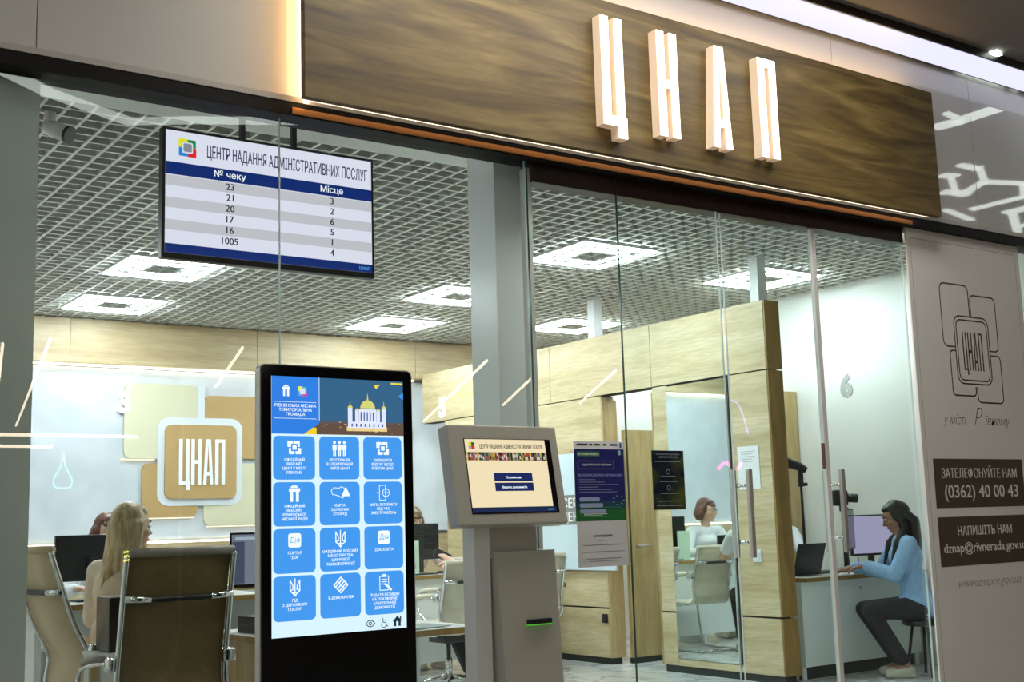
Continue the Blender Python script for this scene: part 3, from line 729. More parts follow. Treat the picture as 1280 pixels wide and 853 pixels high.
def gate(cx, cz, k, F, m=W):
    polys('gate_icon', [R4(cx - 0.45 * k, cx + 0.45 * k, cz + 0.15 * k, cz + 0.4 * k), R4(cx - 0.35 * k, cx - 0.12 * k, cz - 0.6 * k, cz + 0.15 * k), R4(cx + 0.12 * k, cx + 0.35 * k, cz - 0.6 * k, cz + 0.15 * k),
                         R4(cx - 0.3 * k, cx + 0.3 * k, cz + 0.44 * k, cz + 0.55 * k), R4(cx - 0.2 * k, cx + 0.2 * k, cz + 0.57 * k, cz + 0.64 * k)], m, s, F)
gate(-0.235, 1.825, 0.036, F2)
logo_small(s, -0.165, 1.825, 0.020, F2, F3, ((0.75, 0.75, 0.1), (0.05, 0.45, 0.45), (0.1, 0.35, 0.8), (0.7, 0.05, 0.25), (0.6, 0.7, 0.9)), lambda c: scr(c, 1))
for i, q in enumerate(('РІВНЕНСЬКА МІСЬКА', 'ТЕРИТОРІАЛЬНА', 'ГРОМАДА')): txt(q, -0.195, 1.762 - i * 0.017, 0.0165, W, s, F2, 'C', 0.01)
polys('rule', [R4(-0.285, -0.105, 1.781, 1.7825), R4(-0.285, -0.105, 1.716, 1.7175)], W, s, F2)
def stroke_icon(pl, wd, F=F3, m=W, nm='icon'):
    allp = []
    for pts in pl: allp += ribbon(pts, wd)
    polys(nm, allp, m, s, F)
def ic_logo(cx, cz):
    for dx, dz in ((-1, 1), (1, 1), (-1, -1), (1, -1)):
        polys('icon', [rrect(cx + dx * 0.014 - 0.012 - 0.003 * dz, cx + dx * 0.014 + 0.012 - 0.003 * dz, cz + dz * 0.014 - 0.012, cz + dz * 0.014 + 0.012, 0.003)], W, s, F2)
    polys('icon', [rrect(cx - 0.0145, cx + 0.0145, cz - 0.0145, cz + 0.0145, 0.003)], blue, s, F3)
    polys('icon', [rrect(cx - 0.0085, cx + 0.0085, cz - 0.0085, cz + 0.0085, 0.002)], W, s, F4)
def ic_people(cx, cz):
    for dx in (-0.022, 0, 0.022):
        polys('icon', [circ(cx + dx, cz + 0.022, 0.0065, 10), R4(cx + dx - 0.009, cx + dx + 0.009, cz - 0.008, cz + 0.013), R4(cx + dx - 0.006, cx + dx - 0.001, cz - 0.032, cz - 0.008), R4(cx + dx + 0.001, cx + dx + 0.006, cz - 0.032, cz - 0.008)], W, s, F2)
def ic_gate(cx, cz): gate(cx, cz, 0.052, F2)
def ic_map(cx, cz):
    stroke_icon([[(cx - 0.038, cz + 0.012), (cx - 0.026, cz + 0.022), (cx - 0.005, cz + 0.02), (cx + 0.008, cz + 0.026), (cx + 0.03, cz + 0.012), (cx + 0.034, cz + 0.002), (cx + 0.02, cz - 0.008), (cx + 0.012, cz - 0.02), (cx - 0.002, cz - 0.012), (cx - 0.016, cz - 0.008), (cx - 0.034, cz - 0.004), (cx - 0.038, cz + 0.012)]], 0.0025)
    polys('icon', [[(cx + 0.006, cz - 0.012), (cx + 0.046, cz - 0.012), (cx + 0.026, cz + 0.026)]], W, s, F3)
def ic_phone(cx, cz):
    stroke_icon([[(cx - 0.018, cz - 0.03), (cx + 0.01, cz - 0.03), (cx + 0.01, cz + 0.03), (cx - 0.018, cz + 0.03), (cx - 0.018, cz - 0.03)], circ(cx + 0.012, cz, 0.016, 14) + [(cx + 0.028, cz)], [(cx - 0.004, cz), (cx + 0.028, cz)], [(cx + 0.012, cz - 0.016), (cx + 0.012, cz + 0.016)], [(cx - 0.03, cz), (cx - 0.02, cz)]], 0.0025)
def ic_app(cx, cz):
    polys('icon', [rrect(cx - 0.027, cx + 0.027, cz - 0.027, cz + 0.027, 0.009)], W, s, F2)
    txt('Дія', cx, cz - 0.008, 0.028, blue, s, F3, 'C', 0.0)
def ic_trident(cx, cz):
    stroke_icon([[(cx - 0.02, cz + 0.028), (cx - 0.02, cz - 0.012), (cx - 0.008, cz - 0.022), (cx, cz - 0.032), (cx + 0.008, cz - 0.022), (cx + 0.02, cz - 0.012), (cx + 0.02, cz + 0.028)],
                 [(cx - 0.02, cz + 0.026), (cx - 0.010, cz + 0.012), (cx - 0.008, cz - 0.006), (cx - 0.018, cz - 0.010)], [(cx + 0.02, cz + 0.026), (cx + 0.010, cz + 0.012), (cx + 0.008, cz - 0.006), (cx + 0.018, cz - 0.010)],
                 [(cx, cz + 0.034), (cx, cz - 0.03)], [(cx - 0.012, cz - 0.018), (cx + 0.012, cz - 0.018)]], 0.004)
def ic_knot(cx, cz):
    stroke_icon([[(cx, cz + 0.03), (cx + 0.03, cz), (cx, cz - 0.03), (cx - 0.03, cz), (cx, cz + 0.03)], [(cx - 0.015, cz + 0.015), (cx + 0.015, cz - 0.015)], [(cx + 0.015, cz + 0.015), (cx - 0.015, cz - 0.015)],
                 [(cx - 0.02, cz - 0.004), (cx + 0.004, cz + 0.02)], [(cx + 0.02, cz + 0.004), (cx - 0.004, cz - 0.02)]], 0.005)
def ic_clip(cx, cz):
    stroke_icon([[(cx - 0.022, cz - 0.03), (cx + 0.018, cz - 0.03), (cx + 0.018, cz + 0.025), (cx - 0.022, cz + 0.025), (cx - 0.022, cz - 0.03)], [(cx - 0.014, cz + 0.012), (cx + 0.01, cz + 0.012)], [(cx - 0.014, cz + 0.003), (cx + 0.01, cz + 0.003)], [(cx - 0.014, cz - 0.006), (cx + 0.002, cz - 0.006)]], 0.003)
    stroke_icon([[(cx + 0.002, cz - 0.006), (cx + 0.03, cz - 0.03)]], 0.008)
    polys('icon', [R4(cx - 0.010, cx + 0.006, cz + 0.022, cz + 0.033)], W, s, F3)
grid = [[(ic_logo, ('ОФІЦІЙНИЙ', 'ВЕБСАЙТ', 'ЦНАП У МІСТІ', 'РІВНОМУ')), (ic_people, ('РЕЄСТРАЦІЯ', 'В ЕЛЕКТРОННІЙ', 'ЧЕРЗІ ЦНАП')), (ic_logo, ('ЗАЛИШИТИ', 'ВІДГУК ЩОДО', 'РОБОТИ ЦНАП'))],
        [(ic_gate, ('ОФІЦІЙНИЙ', 'ВЕБСАЙТ', 'РІВНЕНСЬКОЇ', 'МІСЬКОЇ РАДИ')), (ic_map, ('КАРТА', 'ЗАХИСНИХ', 'СПОРУД')), (ic_phone, ('МАПА ІНТЕРНЕТУ', 'ПІД ЧАС', 'ЗНЕСТРУМЛЕНЬ'))],
        [(ic_app, ('ПОРТАЛ', '"ДІЯ"')), (ic_trident, ('ОФІЦІЙНИЙ ВЕБСАЙТ', 'МІНІСТЕРСТВА', 'ЦИФРОВОЇ', 'ТРАНСФОРМАЦІЇ')), (ic_app, ('ДІЯ.ОСВІТА',))],
        [(ic_trident, ('ГІД', 'З ДЕРЖАВНИХ', 'ПОСЛУГ')), (ic_knot, ('Е-ДЕМОКРАТІЯ',)), (ic_clip, ('ПОДАТИ ПЕТИЦІЮ', 'НА ПЛАТФОРМІ', 'ЕЛЕКТРОННОЇ', 'ДЕМОКРАТІЇ'))]]
for r in range(4):
    for c in range(3):
        x0 = -0.290 + c * 0.1965; z1 = 1.648 - r * 0.1795
        polys('menu_tile', [rrect(x0, x0 + 0.178, z1 - 0.170, z1, 0.020)], blue, s, F1)
        cx = x0 + 0.089; fn, lines_ = grid[r][c]
        fn(cx, z1 - 0.045)
        for i, q in enumerate(lines_): txt(q, cx, z1 - 0.098 - i * 0.0165, 0.0150, W, s, F3, 'C', 0.012, sx=0.95)
ik = scr((0.01, 0.03, 0.05), 1)
for x in (0.125, 0.186, 0.248): stroke_icon([[(x - 0.022, 0.885), (x + 0.022, 0.885), (x + 0.022, 0.93), (x - 0.022, 0.93), (x - 0.022, 0.885)]], 0.001, F2, scr((0.5, 0.65, 0.7), 1), 'button_frame')
stroke_icon([[(0.105, 0.907), (0.115, 0.917), (0.125, 0.920), (0.135, 0.917), (0.145, 0.907), (0.135, 0.897), (0.125, 0.894), (0.115, 0.897), (0.105, 0.907)], circ(0.125, 0.907, 0.006, 8)], 0.0035, F2, ik)
stroke_icon([[(0.182, 0.925), (0.183, 0.908), (0.195, 0.907), (0.200, 0.892), (0.205, 0.893)], circ(0.186, 0.899, 0.011, 12, -PI * 1.2, PI * 0.3), [(0.183, 0.916), (0.193, 0.916)]], 0.003, F2, ik)
polys('icon', [[(0.226, 0.908), (0.270, 0.908), (0.248, 0.930)], R4(0.232, 0.243, 0.889, 0.908), R4(0.253, 0.264, 0.889, 0.908), R4(0.260, 0.266, 0.915, 0.928)], ik, s, F2)

# ================================================================ TICKET KIOSK
t = thing('ticket_kiosk', 'grey ticket kiosk with a sloping touch screen on a slim pedestal', 'kiosk', (3.07, 4.34, 0))
tilt = math.radians(-10)
hd = obj('head', bx((-0.300, -0.005, -0.215), (0.268, 0.070, 0.215), 0.006), M['kiosk'], t)
hd.location = (-0.012, 0.0, 1.490); hd.rotation_euler = (tilt, 0, 0)
flat('screen_recess', -0.226, 0.226, -0.168, 0.155, M['gloss_black'], hd, FR(-0.0065))
cream = scr((0.80, 0.68, 0.44), 1.0)
s = t
def kf(name, a, b, c, d, m, y): return flat(name, a, b, c, d, m, hd, FR(y))
kf('screen', -0.222, 0.196, -0.140, 0.152, cream, -0.0075)
kf('screen_band', -0.222, 0.210, -0.162, -0.142, scr((0.01, 0.02, 0.07), 1), -0.0078)
random.seed(5)
for k in range(46):
    c = random.choice(((0.35, 0.05, 0.05), (0.5, 0.45, 0.35), (0.04, 0.05, 0.04), (0.1, 0.2, 0.08), (0.45, 0.4, 0.05), (0.05, 0.1, 0.16), (0.4, 0.2, 0.08), (0.02, 0.02, 0.02)))
    x = -0.222 + k * 0.0091; z = 0.062 + random.random() * 0.012
    kf('photo_strip', x, x + 0.0091, 0.060, 0.096, scr(c, 1), -0.0080)
    kf('photo_strip', x, x + 0.007, z, z + 0.014, scr(random.choice(((0.6, 0.5, 0.4), (0.3, 0.1, 0.08), (0.02, 0.03, 0.02), (0.5, 0.6, 0.5))), 1), -0.0083)
for z in (-0.030, -0.072):
    kf('button', -0.095, 0.105, z, z + 0.036, scr((0.01, 0.02, 0.10), 1), -0.0080)
txt('По записам', 0.005, -0.018, 0.014, W, hd, FR(-0.0086), 'C', 0.02); txt('Видача документів', 0.005, -0.060, 0.014, W, hd, FR(-0.0086), 'C', 0.02)
fit('ЦЕНТР НАДАННЯ АДМІНІСТРАТИВНИХ ПОСЛУГ', -0.150, 0.185, 0.112, 0.026, scr((0.03, 0.03, 0.03), 1), hd, FR(-0.0086), 0.02)
for (dx, dz, c) in ((-0.007, 0.007, (0.7, 0.6, 0.02)), (0.007, 0.007, (0.02, 0.1, 0.03)), (-0.007, -0.007, (0.3, 0.35, 0.4)), (0.007, -0.007, (0.7, 0.02, 0.02))):
    kf('emblem_square', -0.19 + dx - 0.008, -0.19 + dx + 0.008, 0.123 + dz - 0.008, 0.123 + dz + 0.008, scr(c, 1), -0.0086)
txt('ЦНАП', 0.18, -0.157, 0.010, scr((0.1, 0.5, 0.8), 1), hd, FR(-0.0090))
obj('neck', bx((-0.115, 0.03, 1.14), (0.135, 0.14, 1.45), 0.004), M['kiosk'], t)
bm = bmesh.new()
vv = [bm.verts.new(p) for p in ((-0.100, 0.0, 1.168), (0.205, 0.0, 1.168), (0.205, 0.13, 1.168), (-0.100, 0.13, 1.168), (-0.075, -0.06, 0.03), (0.215, -0.06, 0.03), (0.215, 0.13, 0.03), (-0.075, 0.13, 0.03))]
for f in ((0, 1, 2, 3), (4, 7, 6, 5), (0, 4, 5, 1), (1, 5, 6, 2), (2, 6, 7, 3), (3, 7, 4, 0)): bm.faces.new([vv[i] for i in f])
obj('pedestal', bm, M['kiosk'], t)
obj('side_cover', bx((-0.190, 0.03, 0.03), (-0.110, 0.12, 1.275), 0.003), M['kiosk_side'], t)
obj('foot', bx((-0.26, -0.14, 0.0), (0.27, 0.32, 0.03), 0.006), M['kiosk'], t)
o = obj('ticket_slot', bx((0.035, -0.036, 0.862), (0.155, -0.012, 0.882), 0.002), M['black'], t)
obj('slot_light', bx((0.032, -0.034, 0.857), (0.158, -0.010, 0.861)), emit('green slot light', (0.1, 0.6, 0.05), 0.6), t)

# ================================================================ BANNER FILM PANEL
t = thing('banner', 'tall white printed panel with logo, phone number and contacts right of the doors', 'banner', (0, 4.878, 0))
obj('panel', bx((6.600, 0.0, 0.02), (7.835, 0.012, 3.104)), M['film'], t)
F = FR(-0.001); F2 = FR(-0.002); F3 = FR(-0.003)
polys('border_line', ribbon([(6.638, 0.06), (6.638, 3.035), (7.790, 3.035), (7.790, 0.06)], 0.004, False), prt((0.42, 0.36, 0.30)), t, F)
bp = M['brown_print']
def rline(x0, x1, z0, z1, r, wd=0.010): polys('logo_outline', ribbon(rrect(x0, x1, z0, z1, r), wd, True), bp, t, F)
def pline(pts, wd=0.010): polys('logo_outline', ribbon(pts, wd), bp, t, F)
def arc(cx, cz, r, a, b, n=5): return [(cx + r * math.cos(math.radians(a + (b - a) * k / n)), cz + r * math.sin(math.radians(a + (b - a) * k / n))) for k in range(n + 1)]
cxm = 7.213
pline([(7.03, 2.345)] + arc(6.95, 2.39, 0.045, 270, 180) + arc(6.95, 2.765 - 0.045, 0.045, 180, 90) + arc(7.165, 2.72, 0.045, 90, 0) + [(7.21, 2.56)])
pline([(7.225, 2.56)] + arc(7.265, 2.665, 0.04, 180, 90) + arc(7.465, 2.665, 0.04, 90, 0) + arc(7.465, 2.375, 0.04, 0, -90) + [(7.40, 2.335)])
pline([(7.03, 2.32)] + arc(6.995, 2.29, 0.03, 90, 180) + arc(6.995, 2.055, 0.03, 180, 270) + arc(7.185, 2.055, 0.03, -90, 0) + [(7.215, 2.085)])
pline([(7.41, 2.305)] + arc(7.48, 2.27, 0.035, 90, 0) + arc(7.48, 2.02, 0.035, 0, -90) + arc(7.265, 2.02, 0.035, -90, -180) + [(7.23, 2.085)])
rline(7.030, 7.405, 2.105, 2.555, 0.06); rline(7.052, 7.385, 2.128, 2.53, 0.045)
for l in letters_cnap(0.045, 0.255, 0.013, 0.013, 0.12):
    polys('letter', [[(p[0] + 7.107, p[1] + 2.195) for p in q] for q in l], bp, t, F)
txt('у місті', 6.96, 1.835, 0.088, bp, t, F, 'C', -0.012, 0.85, 0.45)
txt('івному', 7.425, 1.835, 0.088, bp, t, F, 'C', -0.012, 0.95, 0.45)
txt('Р', 7.215, 1.835, 0.16, bp, t, F, 'C', -0.02, 0.8, 0.45)
flat('text_box', 6.695, 7.660, 1.300, 1.612, bp, t, F); flat('text_box', 6.695, 7.660, 0.935, 1.243, bp, t, F)
fw_ = prt((0.80, 0.78, 0.74))
fit('ЗАТЕЛЕФОНУЙТЕ НАМ', 6.77, 7.585, 1.490, 0.085, fw_, t, F2, 0.014); fit('(0362) 40 00 43', 6.79, 7.585, 1.365, 0.115, fw_, t, F2, 0.014)
fit('НАПИШІТЬ НАМ', 6.89, 7.475, 1.125, 0.080, fw_, t, F2, 0.014); fit('dznap@rivnerada.gov.ua', 6.735, 7.630, 1.02, 0.085, fw_, t, F2, 0.014)
fit('www.cnaprv.gov.ua', 6.86, 7.53, 0.80, 0.085, prt((0.30, 0.26, 0.22)), t, F, -0.012, 0.45)

# ================================================================ POSTERS ON THE GLASS
t = thing('poster', 'navy and green printed poster taped to the glass right of the ticket kiosk', 'poster', (3.83, 4.888, 0))
obj('sheet', bx((0, 0.0, 1.300), (0.325, 0.002, 1.685)), M['paper'], t)
F = FR(-0.001); F2 = FR(-0.002)
flat('navy_field', 0.0, 0.325, 1.36, 1.645, prt((0.008, 0.010, 0.13)), t, F)
flat('green_field', 0.0, 0.325, 1.285, 1.36, prt((0.008, 0.13, 0.025)), t, F)
flat('blue_green_field', 0.0, 0.325, 1.345, 1.385, prt((0.008, 0.05, 0.08)), t, FR(-0.0012))
flat('title_band', 0.018, 0.165, 1.608, 1.632, prt((0.03, 0.18, 0.05)), t, F2)
fit('ВЕТЕРАНИ РІВНОГО', 0.024, 0.158, 1.614, 0.014, M['white_print'], t, FR(-0.003), 0.02)
polys('outline', ribbon(rrect(0.022, 0.255, 1.545, 1.585, 0.012), 0.0022, True), prt((0.4, 0.42, 0.6)), t, F2)
fit('ВІДКРИТИЙ ПРОСТІР ПІДТРИМКИ', 0.05, 0.24, 1.562, 0.012, M['white_print'], t, F2, 0.01)
fit('ЯКІ ПОСЛУГИ ДОСТУПНІ У ВЕТЕРАНА РІВНЕ', 0.02, 0.31, 1.508, 0.015, prt((0.35, 0.45, 0.75)), t, F2, 0.01)
for k in range(6): flat('text_line', 0.025, 0.09 + (0.04, 0.1, 0.19, 0.06, 0.15, 0.18)[k], 1.490 - k * 0.0125, 1.4925 - k * 0.0125, prt((0.3, 0.32, 0.5)), t, F2)
for k in range(3): flat('text_pill', 0.025, 0.155 + k * 0.02, 1.383 - k * 0.030, 1.403 - k * 0.030, prt((0.30, 0.36, 0.55)), t, F2, 0.009)
for k in range(7):
    a = k / 7 * 2 * PI; flat('dash', 0.27 + 0.035 * math.cos(a), 0.285 + 0.035 * math.cos(a), 1.385 + 0.022 * math.sin(a), 1.388 + 0.022 * math.sin(a), prt((0.2, 0.5, 0.45)), t, F2)
polys('outline', ribbon(rrect(0.03, 0.30, 1.305, 1.352, 0.010), 0.002, True), prt((0.05, 0.4, 0.12)), t, F2)
flat('text_line', 0.05, 0.20, 1.318, 1.321, M['white_print'], t, F2); flat('text_line', 0.05, 0.17, 1.312, 1.314, M['white_print'], t, F2)
for x, ww in ((0.02, 0.07), (0.10, 0.02), (0.13, 0.04), (0.19, 0.02), (0.235, 0.05)): flat('sponsor_mark', x, x + ww, 1.662, 1.672, prt((0.03, 0.03, 0.04)), t, F)
flat('sponsor_mark', 0.300, 0.312, 1.652, 1.678, prt((0.03, 0.1, 0.4)), t, F)
flat('corner_mark', 0.285, 0.305, 1.615, 1.640, prt((0.25, 0.5, 0.5)), t, F2, 0.006)
t = thing('paper_notice', 'white paper notice on the glass directly below the navy poster', 'notice', (3.835, 4.888, 0))
obj('sheet', bx((0, 0, 1.058), (0.323, 0.002, 1.284)), mat('notice paper', (0.62, 0.61, 0.60), 0.6), t)
fit('ШАНОВНІ ВІДВІДУВАЧІ', 0.105, 0.225, 1.205, 0.014, prt((0.08, 0.08, 0.08)), t, FR(-0.001), 0.02)
for a, b, z in ((0.13, 0.2, 1.186), (0.03, 0.30, 1.164), (0.03, 0.30, 1.130), (0.05, 0.28, 1.096), (0.07, 0.25, 1.084)): flat('text_line', a, b, z, z + 0.003, prt((0.25, 0.25, 0.25)), t, FR(-0.001))
t = thing('poster', 'small dark poster with yellow corners on the glass left of the door leaf', 'poster', (4.347, 4.888, 0))
obj('sheet', bx((0, 0, 1.332), (0.225, 0.002, 1.642)), noisy('night poster print', (0.006, 0.014, 0.024), (0.085, 0.10, 0.02), (7, 7, 9), rough=0.25, lo=0.42, hi=0.78), t)
lt = prt((0.28, 0.36, 0.42))
fit('ПСИХОЛОГІЧНА ДОПОМОГА', 0.03, 0.195, 1.618, 0.013, lt, t, FR(-0.001), 0.01); fit('ПІДТРИМКА ВЕТЕРАНІВ', 0.045, 0.18, 1.603, 0.012, lt, t, FR(-0.001), 0.01)
for a, b, z in ((0.02, 0.2, 1.583), (0.06, 0.16, 1.505), (0.05, 0.17, 1.478), (0.05, 0.18, 1.415), (0.03, 0.2, 1.375), (0.02, 0.2, 1.352)): flat('text_line', a, b, z, z + 0.003, lt, t, FR(-0.001))
polys('mark', ribbon(circ(0.11, 1.53, 0.012, 12), 0.003, True) + ribbon(circ(0.11, 1.447, 0.012, 12), 0.003, True), lt, t, FR(-0.001))
t = thing('paper_notice', 'white paper sheet on the oak partition behind the door handle', 'notice', (7.298, 7.165, 0))
obj('sheet', bx((-0.003, -0.235, 1.50), (0, 0, 1.845)), M['paper'], t)
for k in range(5): polys('text_line', [[(0.04, 1.80 - k * 0.02), (0.19 - (k % 2) * 0.03, 1.80 - k * 0.02), (0.19 - (k % 2) * 0.03, 1.804 - k * 0.02), (0.04, 1.804 - k * 0.02)]], prt((0.3, 0.3, 0.32)), t, SD(-0.004))
#PART2
bandlines([([(7.3, 4.56), (7.24, 4.79), (7.32, 4.82), (7.57, 4.83), (7.84, 4.91)], 0.084), ([(8.32, 4.0), (8.34, 4.15), (8.33, 4.66), (8.31, 4.86)], 0.138),
           ([(7.92, 4.9), (8.33, 4.66)], 0.031), ([(8.09, 4.24), (8.32, 4.2)], 0.055)], 'crooked light line of the hall ceiling mirrored beside the sign top right corner')
bandlines([([(9.44, 3.42), (9.69, 3.42)], 0.08), ([(9.65, 3.46), (10.16, 3.17)], 0.063), ([(10.29, 2.89), (10.13, 3.18), (10.53, 3.34), (10.98, 3.06), (10.96, 2.49)], 0.09),
           ([(9.6, 3.13), (9.7, 3.16)], 0.118), ([(9.7, 3.13), (10.22, 2.81)], 0.063), ([(10.12, 2.76), (10.22, 2.81), (10.38, 2.8)], 0.12), ([(10.74, 2.33), (11.35, 2.2)], 0.067)],
          'branching light line of the hall ceiling mirrored over the banner')
bandlines([([(11.43, 2.59), (11.43, 2.82)], 0.15), ([(11.53, 2.57), (12.33, 2.11)], 0.09), ([(12.11, 2.33), (12.21, 2.42)], 0.12)],
          'short light line of the hall ceiling mirrored at the right picture edge')
bandlines([([(1.4, 1.95), (1.67, 1.73), (1.83, 1.6), (2.17, 1.34), (2.83, 1.01)], 0.129), ([(2.83, 1.01), (3.22, 1.27), (4.2, 1.8)], 0.128)],
          'bent light line of the hall ceiling mirrored above the queue screen')

# ================================================================ CHAIRS
def sling(wd, prof, th, m, parent, name, ribs=0):
    """one continuous back-and-seat sheet following a side profile"""
    P = spline(prof, 6)
    bm = bmesh.new(); rows = []
    n = len(P)
    for i, p in enumerate(P):
        a = P[max(i - 1, 0)]; b = P[min(i + 1, n - 1)]
        d = (b - a).normalized(); nn = Vector((0, -d.z, d.y))
        off = 0
        if ribs: off = 0.006 * abs(math.sin(i / n * PI * ribs))
        row = []
        for s_, x in ((0, -wd / 2), (1, 0), (0, wd / 2)):
            row.append((bm.verts.new(p + Vector((x, 0, 0)) + nn * (th + off) - nn * 0.012 * s_), bm.verts.new(p + Vector((x, 0, 0)) - nn * off - nn * 0.012 * s_)))
        rows.append(row)
    for r, q in zip(rows, rows[1:]):
        for k in range(2):
            bm.faces.new((r[k][0], r[k + 1][0], q[k + 1][0], q[k][0])); bm.faces.new((r[k][1], q[k][1], q[k + 1][1], r[k + 1][1]))
        bm.faces.new((r[0][0], q[0][0], q[0][1], r[0][1])); bm.faces.new((r[2][0], r[2][1], q[2][1], q[2][0]))
    for r in (rows[0], rows[-1]):
        bm.faces.new((r[0][0], r[0][1], r[1][1], r[1][0])); bm.faces.new((r[1][0], r[1][1], r[2][1], r[2][0]))
    return obj(name, bm, m, parent, True)
def office_chair(label, loc, rz, fabric, roll_m, ribs=0, top=1.22, base='star', wd=0.50, group='office armchairs', recline=0.0):
    t = thing('office_chair', label, 'chair', loc, rz, group)
    k = (top - 0.47) / 0.75
    rc = recline
    prof = [(0, -0.30 - rc, 0.47 + 0.74 * k), (0, -0.275 - rc * 0.85, 0.47 + 0.62 * k), (0, -0.235 - rc * 0.5, 0.47 + 0.40 * k), (0, -0.205, 0.47 + 0.22 * k), (0, -0.215, 0.47 + 0.08 * k), (0, -0.16, 0.46), (0, 0.0, 0.455), (0, 0.18, 0.475), (0, 0.25, 0.455)]
    sling(wd - 0.03, prof, 0.014, M[fabric], t, 'seat_and_back', ribs)
    obj('head_roll', tube([(-wd / 2 + 0.0, -0.30 - rc, top), (wd / 2, -0.30 - rc, top)], 0.021, 10), M[roll_m], t, True)
    for s_ in (-1, 1):
        rail = [(s_ * wd / 2, p[1] - 0.006, p[2]) for p in prof]
        obj('side_rail', tube(spline(rail, 5), 0.013, 8), M['chrome'], t, True)
        x = s_ * (wd / 2 + 0.035)
        loop = [(s_ * wd / 2, -0.20, 0.72), (x, -0.15, 0.735), (x, 0.0, 0.72), (x, 0.13, 0.69), (x, 0.17, 0.63), (x, 0.12, 0.54), (x, 0.02, 0.47), (s_ * wd / 2, -0.02, 0.45)]
        ar = obj('armrest', tube(spline(loop, 5), 0.012, 8), M['chrome'], t, True)
        obj('arm_pad', tube([(x, -0.14, 0.752), (x, 0.02, 0.742), (x, 0.10, 0.720)], 0.019, 8), M[roll_m], ar, True)
        obj('arm_bracket', bx((min(s_ * wd / 2 - 0.015, x + s_ * 0.012), -0.235, 0.70), (max(s_ * wd / 2 - 0.015, x + s_ * 0.012), -0.17, 0.765), 0.012), M['chrome'], ar, True)
    zc = 0.47 + 0.55 * k
    cb = obj('cross_bar', tube([(-wd / 2, -0.285 - rc * 0.75, zc), (-wd / 4, -0.30 - rc * 0.75, zc - 0.006), (wd / 4, -0.30 - rc * 0.75, zc - 0.006), (wd / 2, -0.285 - rc * 0.75, zc)], 0.013, 8), M['black'], t, True)
    for s_ in (-1, 1): obj('bar_clamp', tube([(s_ * wd / 2, -0.285 - rc * 0.75, zc), (s_ * wd * 0.28, -0.30 - rc * 0.75, zc - 0.005)], 0.017, 8), M['chrome'], cb, True)
    if base == 'star':
        obj('mechanism', bx((-0.10, -0.10, 0.38), (0.10, 0.13, 0.44), 0.01), M['black'], t)
        obj('gas_post', lathe([(0.028, 0.10), (0.028, 0.26), (0.018, 0.26), (0.018, 0.40)], 12), M['chrome'], t, True)
        for i in range(5):
            a = 2 * PI * i / 5 + 0.3
            lg = obj('base_leg', tube([(0, 0, 0.11), (0.15 * math.cos(a), 0.15 * math.sin(a), 0.095), (0.29 * math.cos(a), 0.29 * math.sin(a), 0.075)], [0.026, 0.022, 0.015], 8), M['chrome'], t, True)
            c = Vector((0.29 * math.cos(a), 0.29 * math.sin(a), 0.032))
            obj('caster', tube([c - Vector((-math.sin(a), math.cos(a), 0)) * 0.022, c + Vector((-math.sin(a), math.cos(a), 0)) * 0.022], 0.030, 12), M['black'], lg, True)
    else:
        for s_ in (-1, 1):
            x = s_ * wd / 2
            obj('cantilever_leg', tube(spline([(x, -0.02, 0.44), (x, 0.22, 0.43), (x, 0.26, 0.36), (x, 0.21, 0.06), (x, 0.15, 0.016), (x, -0.30, 0.014)], 5), 0.012, 8), M['chrome'], t, True)
        obj('floor_bar', tube([(-wd / 2, -0.30, 0.014), (wd / 2, -0.30, 0.014)], 0.012, 8), M['chrome'], t, True)
        obj('seat_bar', tube([(-wd / 2, 0.10, 0.44), (wd / 2, 0.10, 0.44)], 0.012, 8), M['chrome'], t, True)
    return t
office_chair('dark brown mesh office armchair with its back against the glass', (1.99, 5.70, 0), math.radians(3), 'brown_mesh', 'taupe', top=1.205, wd=0.50)
office_chair('beige office armchair beside the grey pillar, holding the blonde woman', (2.04, 6.52, 0), math.radians(-80), 'beige_fabric', 'beige_fabric', top=1.225, wd=0.46, recline=0.12)
G5 = 'cream ribbed visitor chairs'
office_chair('empty cream ribbed chair at the long desk, seen in the mirror pane', (5.86, 9.24, 0), math.radians(2), 'cream_fabric', 'cream_fabric', ribs=9, top=1.0, base='cantilever', wd=0.46, group=G5)
office_chair('cream ribbed chair half hidden behind the right edge of the totem', (4.70, 8.56, 0), math.radians(-6), 'cream_fabric', 'cream_fabric', ribs=9, top=1.0, base='star', wd=0.42, group=G5)
office_chair('cream ribbed chair fully seen between totem and ticket kiosk', (5.31, 8.46, 0), math.radians(3), 'cream_fabric', 'cream_fabric', ribs=9, top=1.0, base='star', wd=0.44, group=G5)
office_chair('cream ribbed chair farthest right in the row at the long desk', (6.62, 9.22, 0), math.radians(-4), 'cream_fabric', 'cream_fabric', ribs=9, top=1.0, base='cantilever', wd=0.48, group=G5)

# ================================================================ DESKS
def desk(label, lo, hi, panels, z=0.755, extra=None):
    t = thing('desk', label, 'desk', ((lo[0] + hi[0]) / 2, (lo[1] + hi[1]) / 2, 0))
    ox, oy = t.location.x, t.location.y
    obj('desk_top', bx((lo[0] - ox, lo[1] - oy, z - 0.035), (hi[0] - ox, hi[1] - oy, z - 0.001)), M['grey_laminate'], t)
    obj('edge_band', prism([[(lo[0] - ox - 0.002, lo[1] - oy - 0.002), (hi[0] - ox + 0.002, lo[1] - oy - 0.002), (hi[0] - ox + 0.002, hi[1] - oy + 0.002), (lo[0] - ox - 0.002, hi[1] - oy + 0.002)]], lambda u, v: Vector((u, v, z - 0.034)), Vector((0, 0, 0.030))), M['oak_edge'], t)
    for n, a, b, m in panels:
        obj(n, bx((a[0] - ox, a[1] - oy, a[2]), (b[0] - ox, b[1] - oy, b[2]), 0.002), M[m], t)
    return t
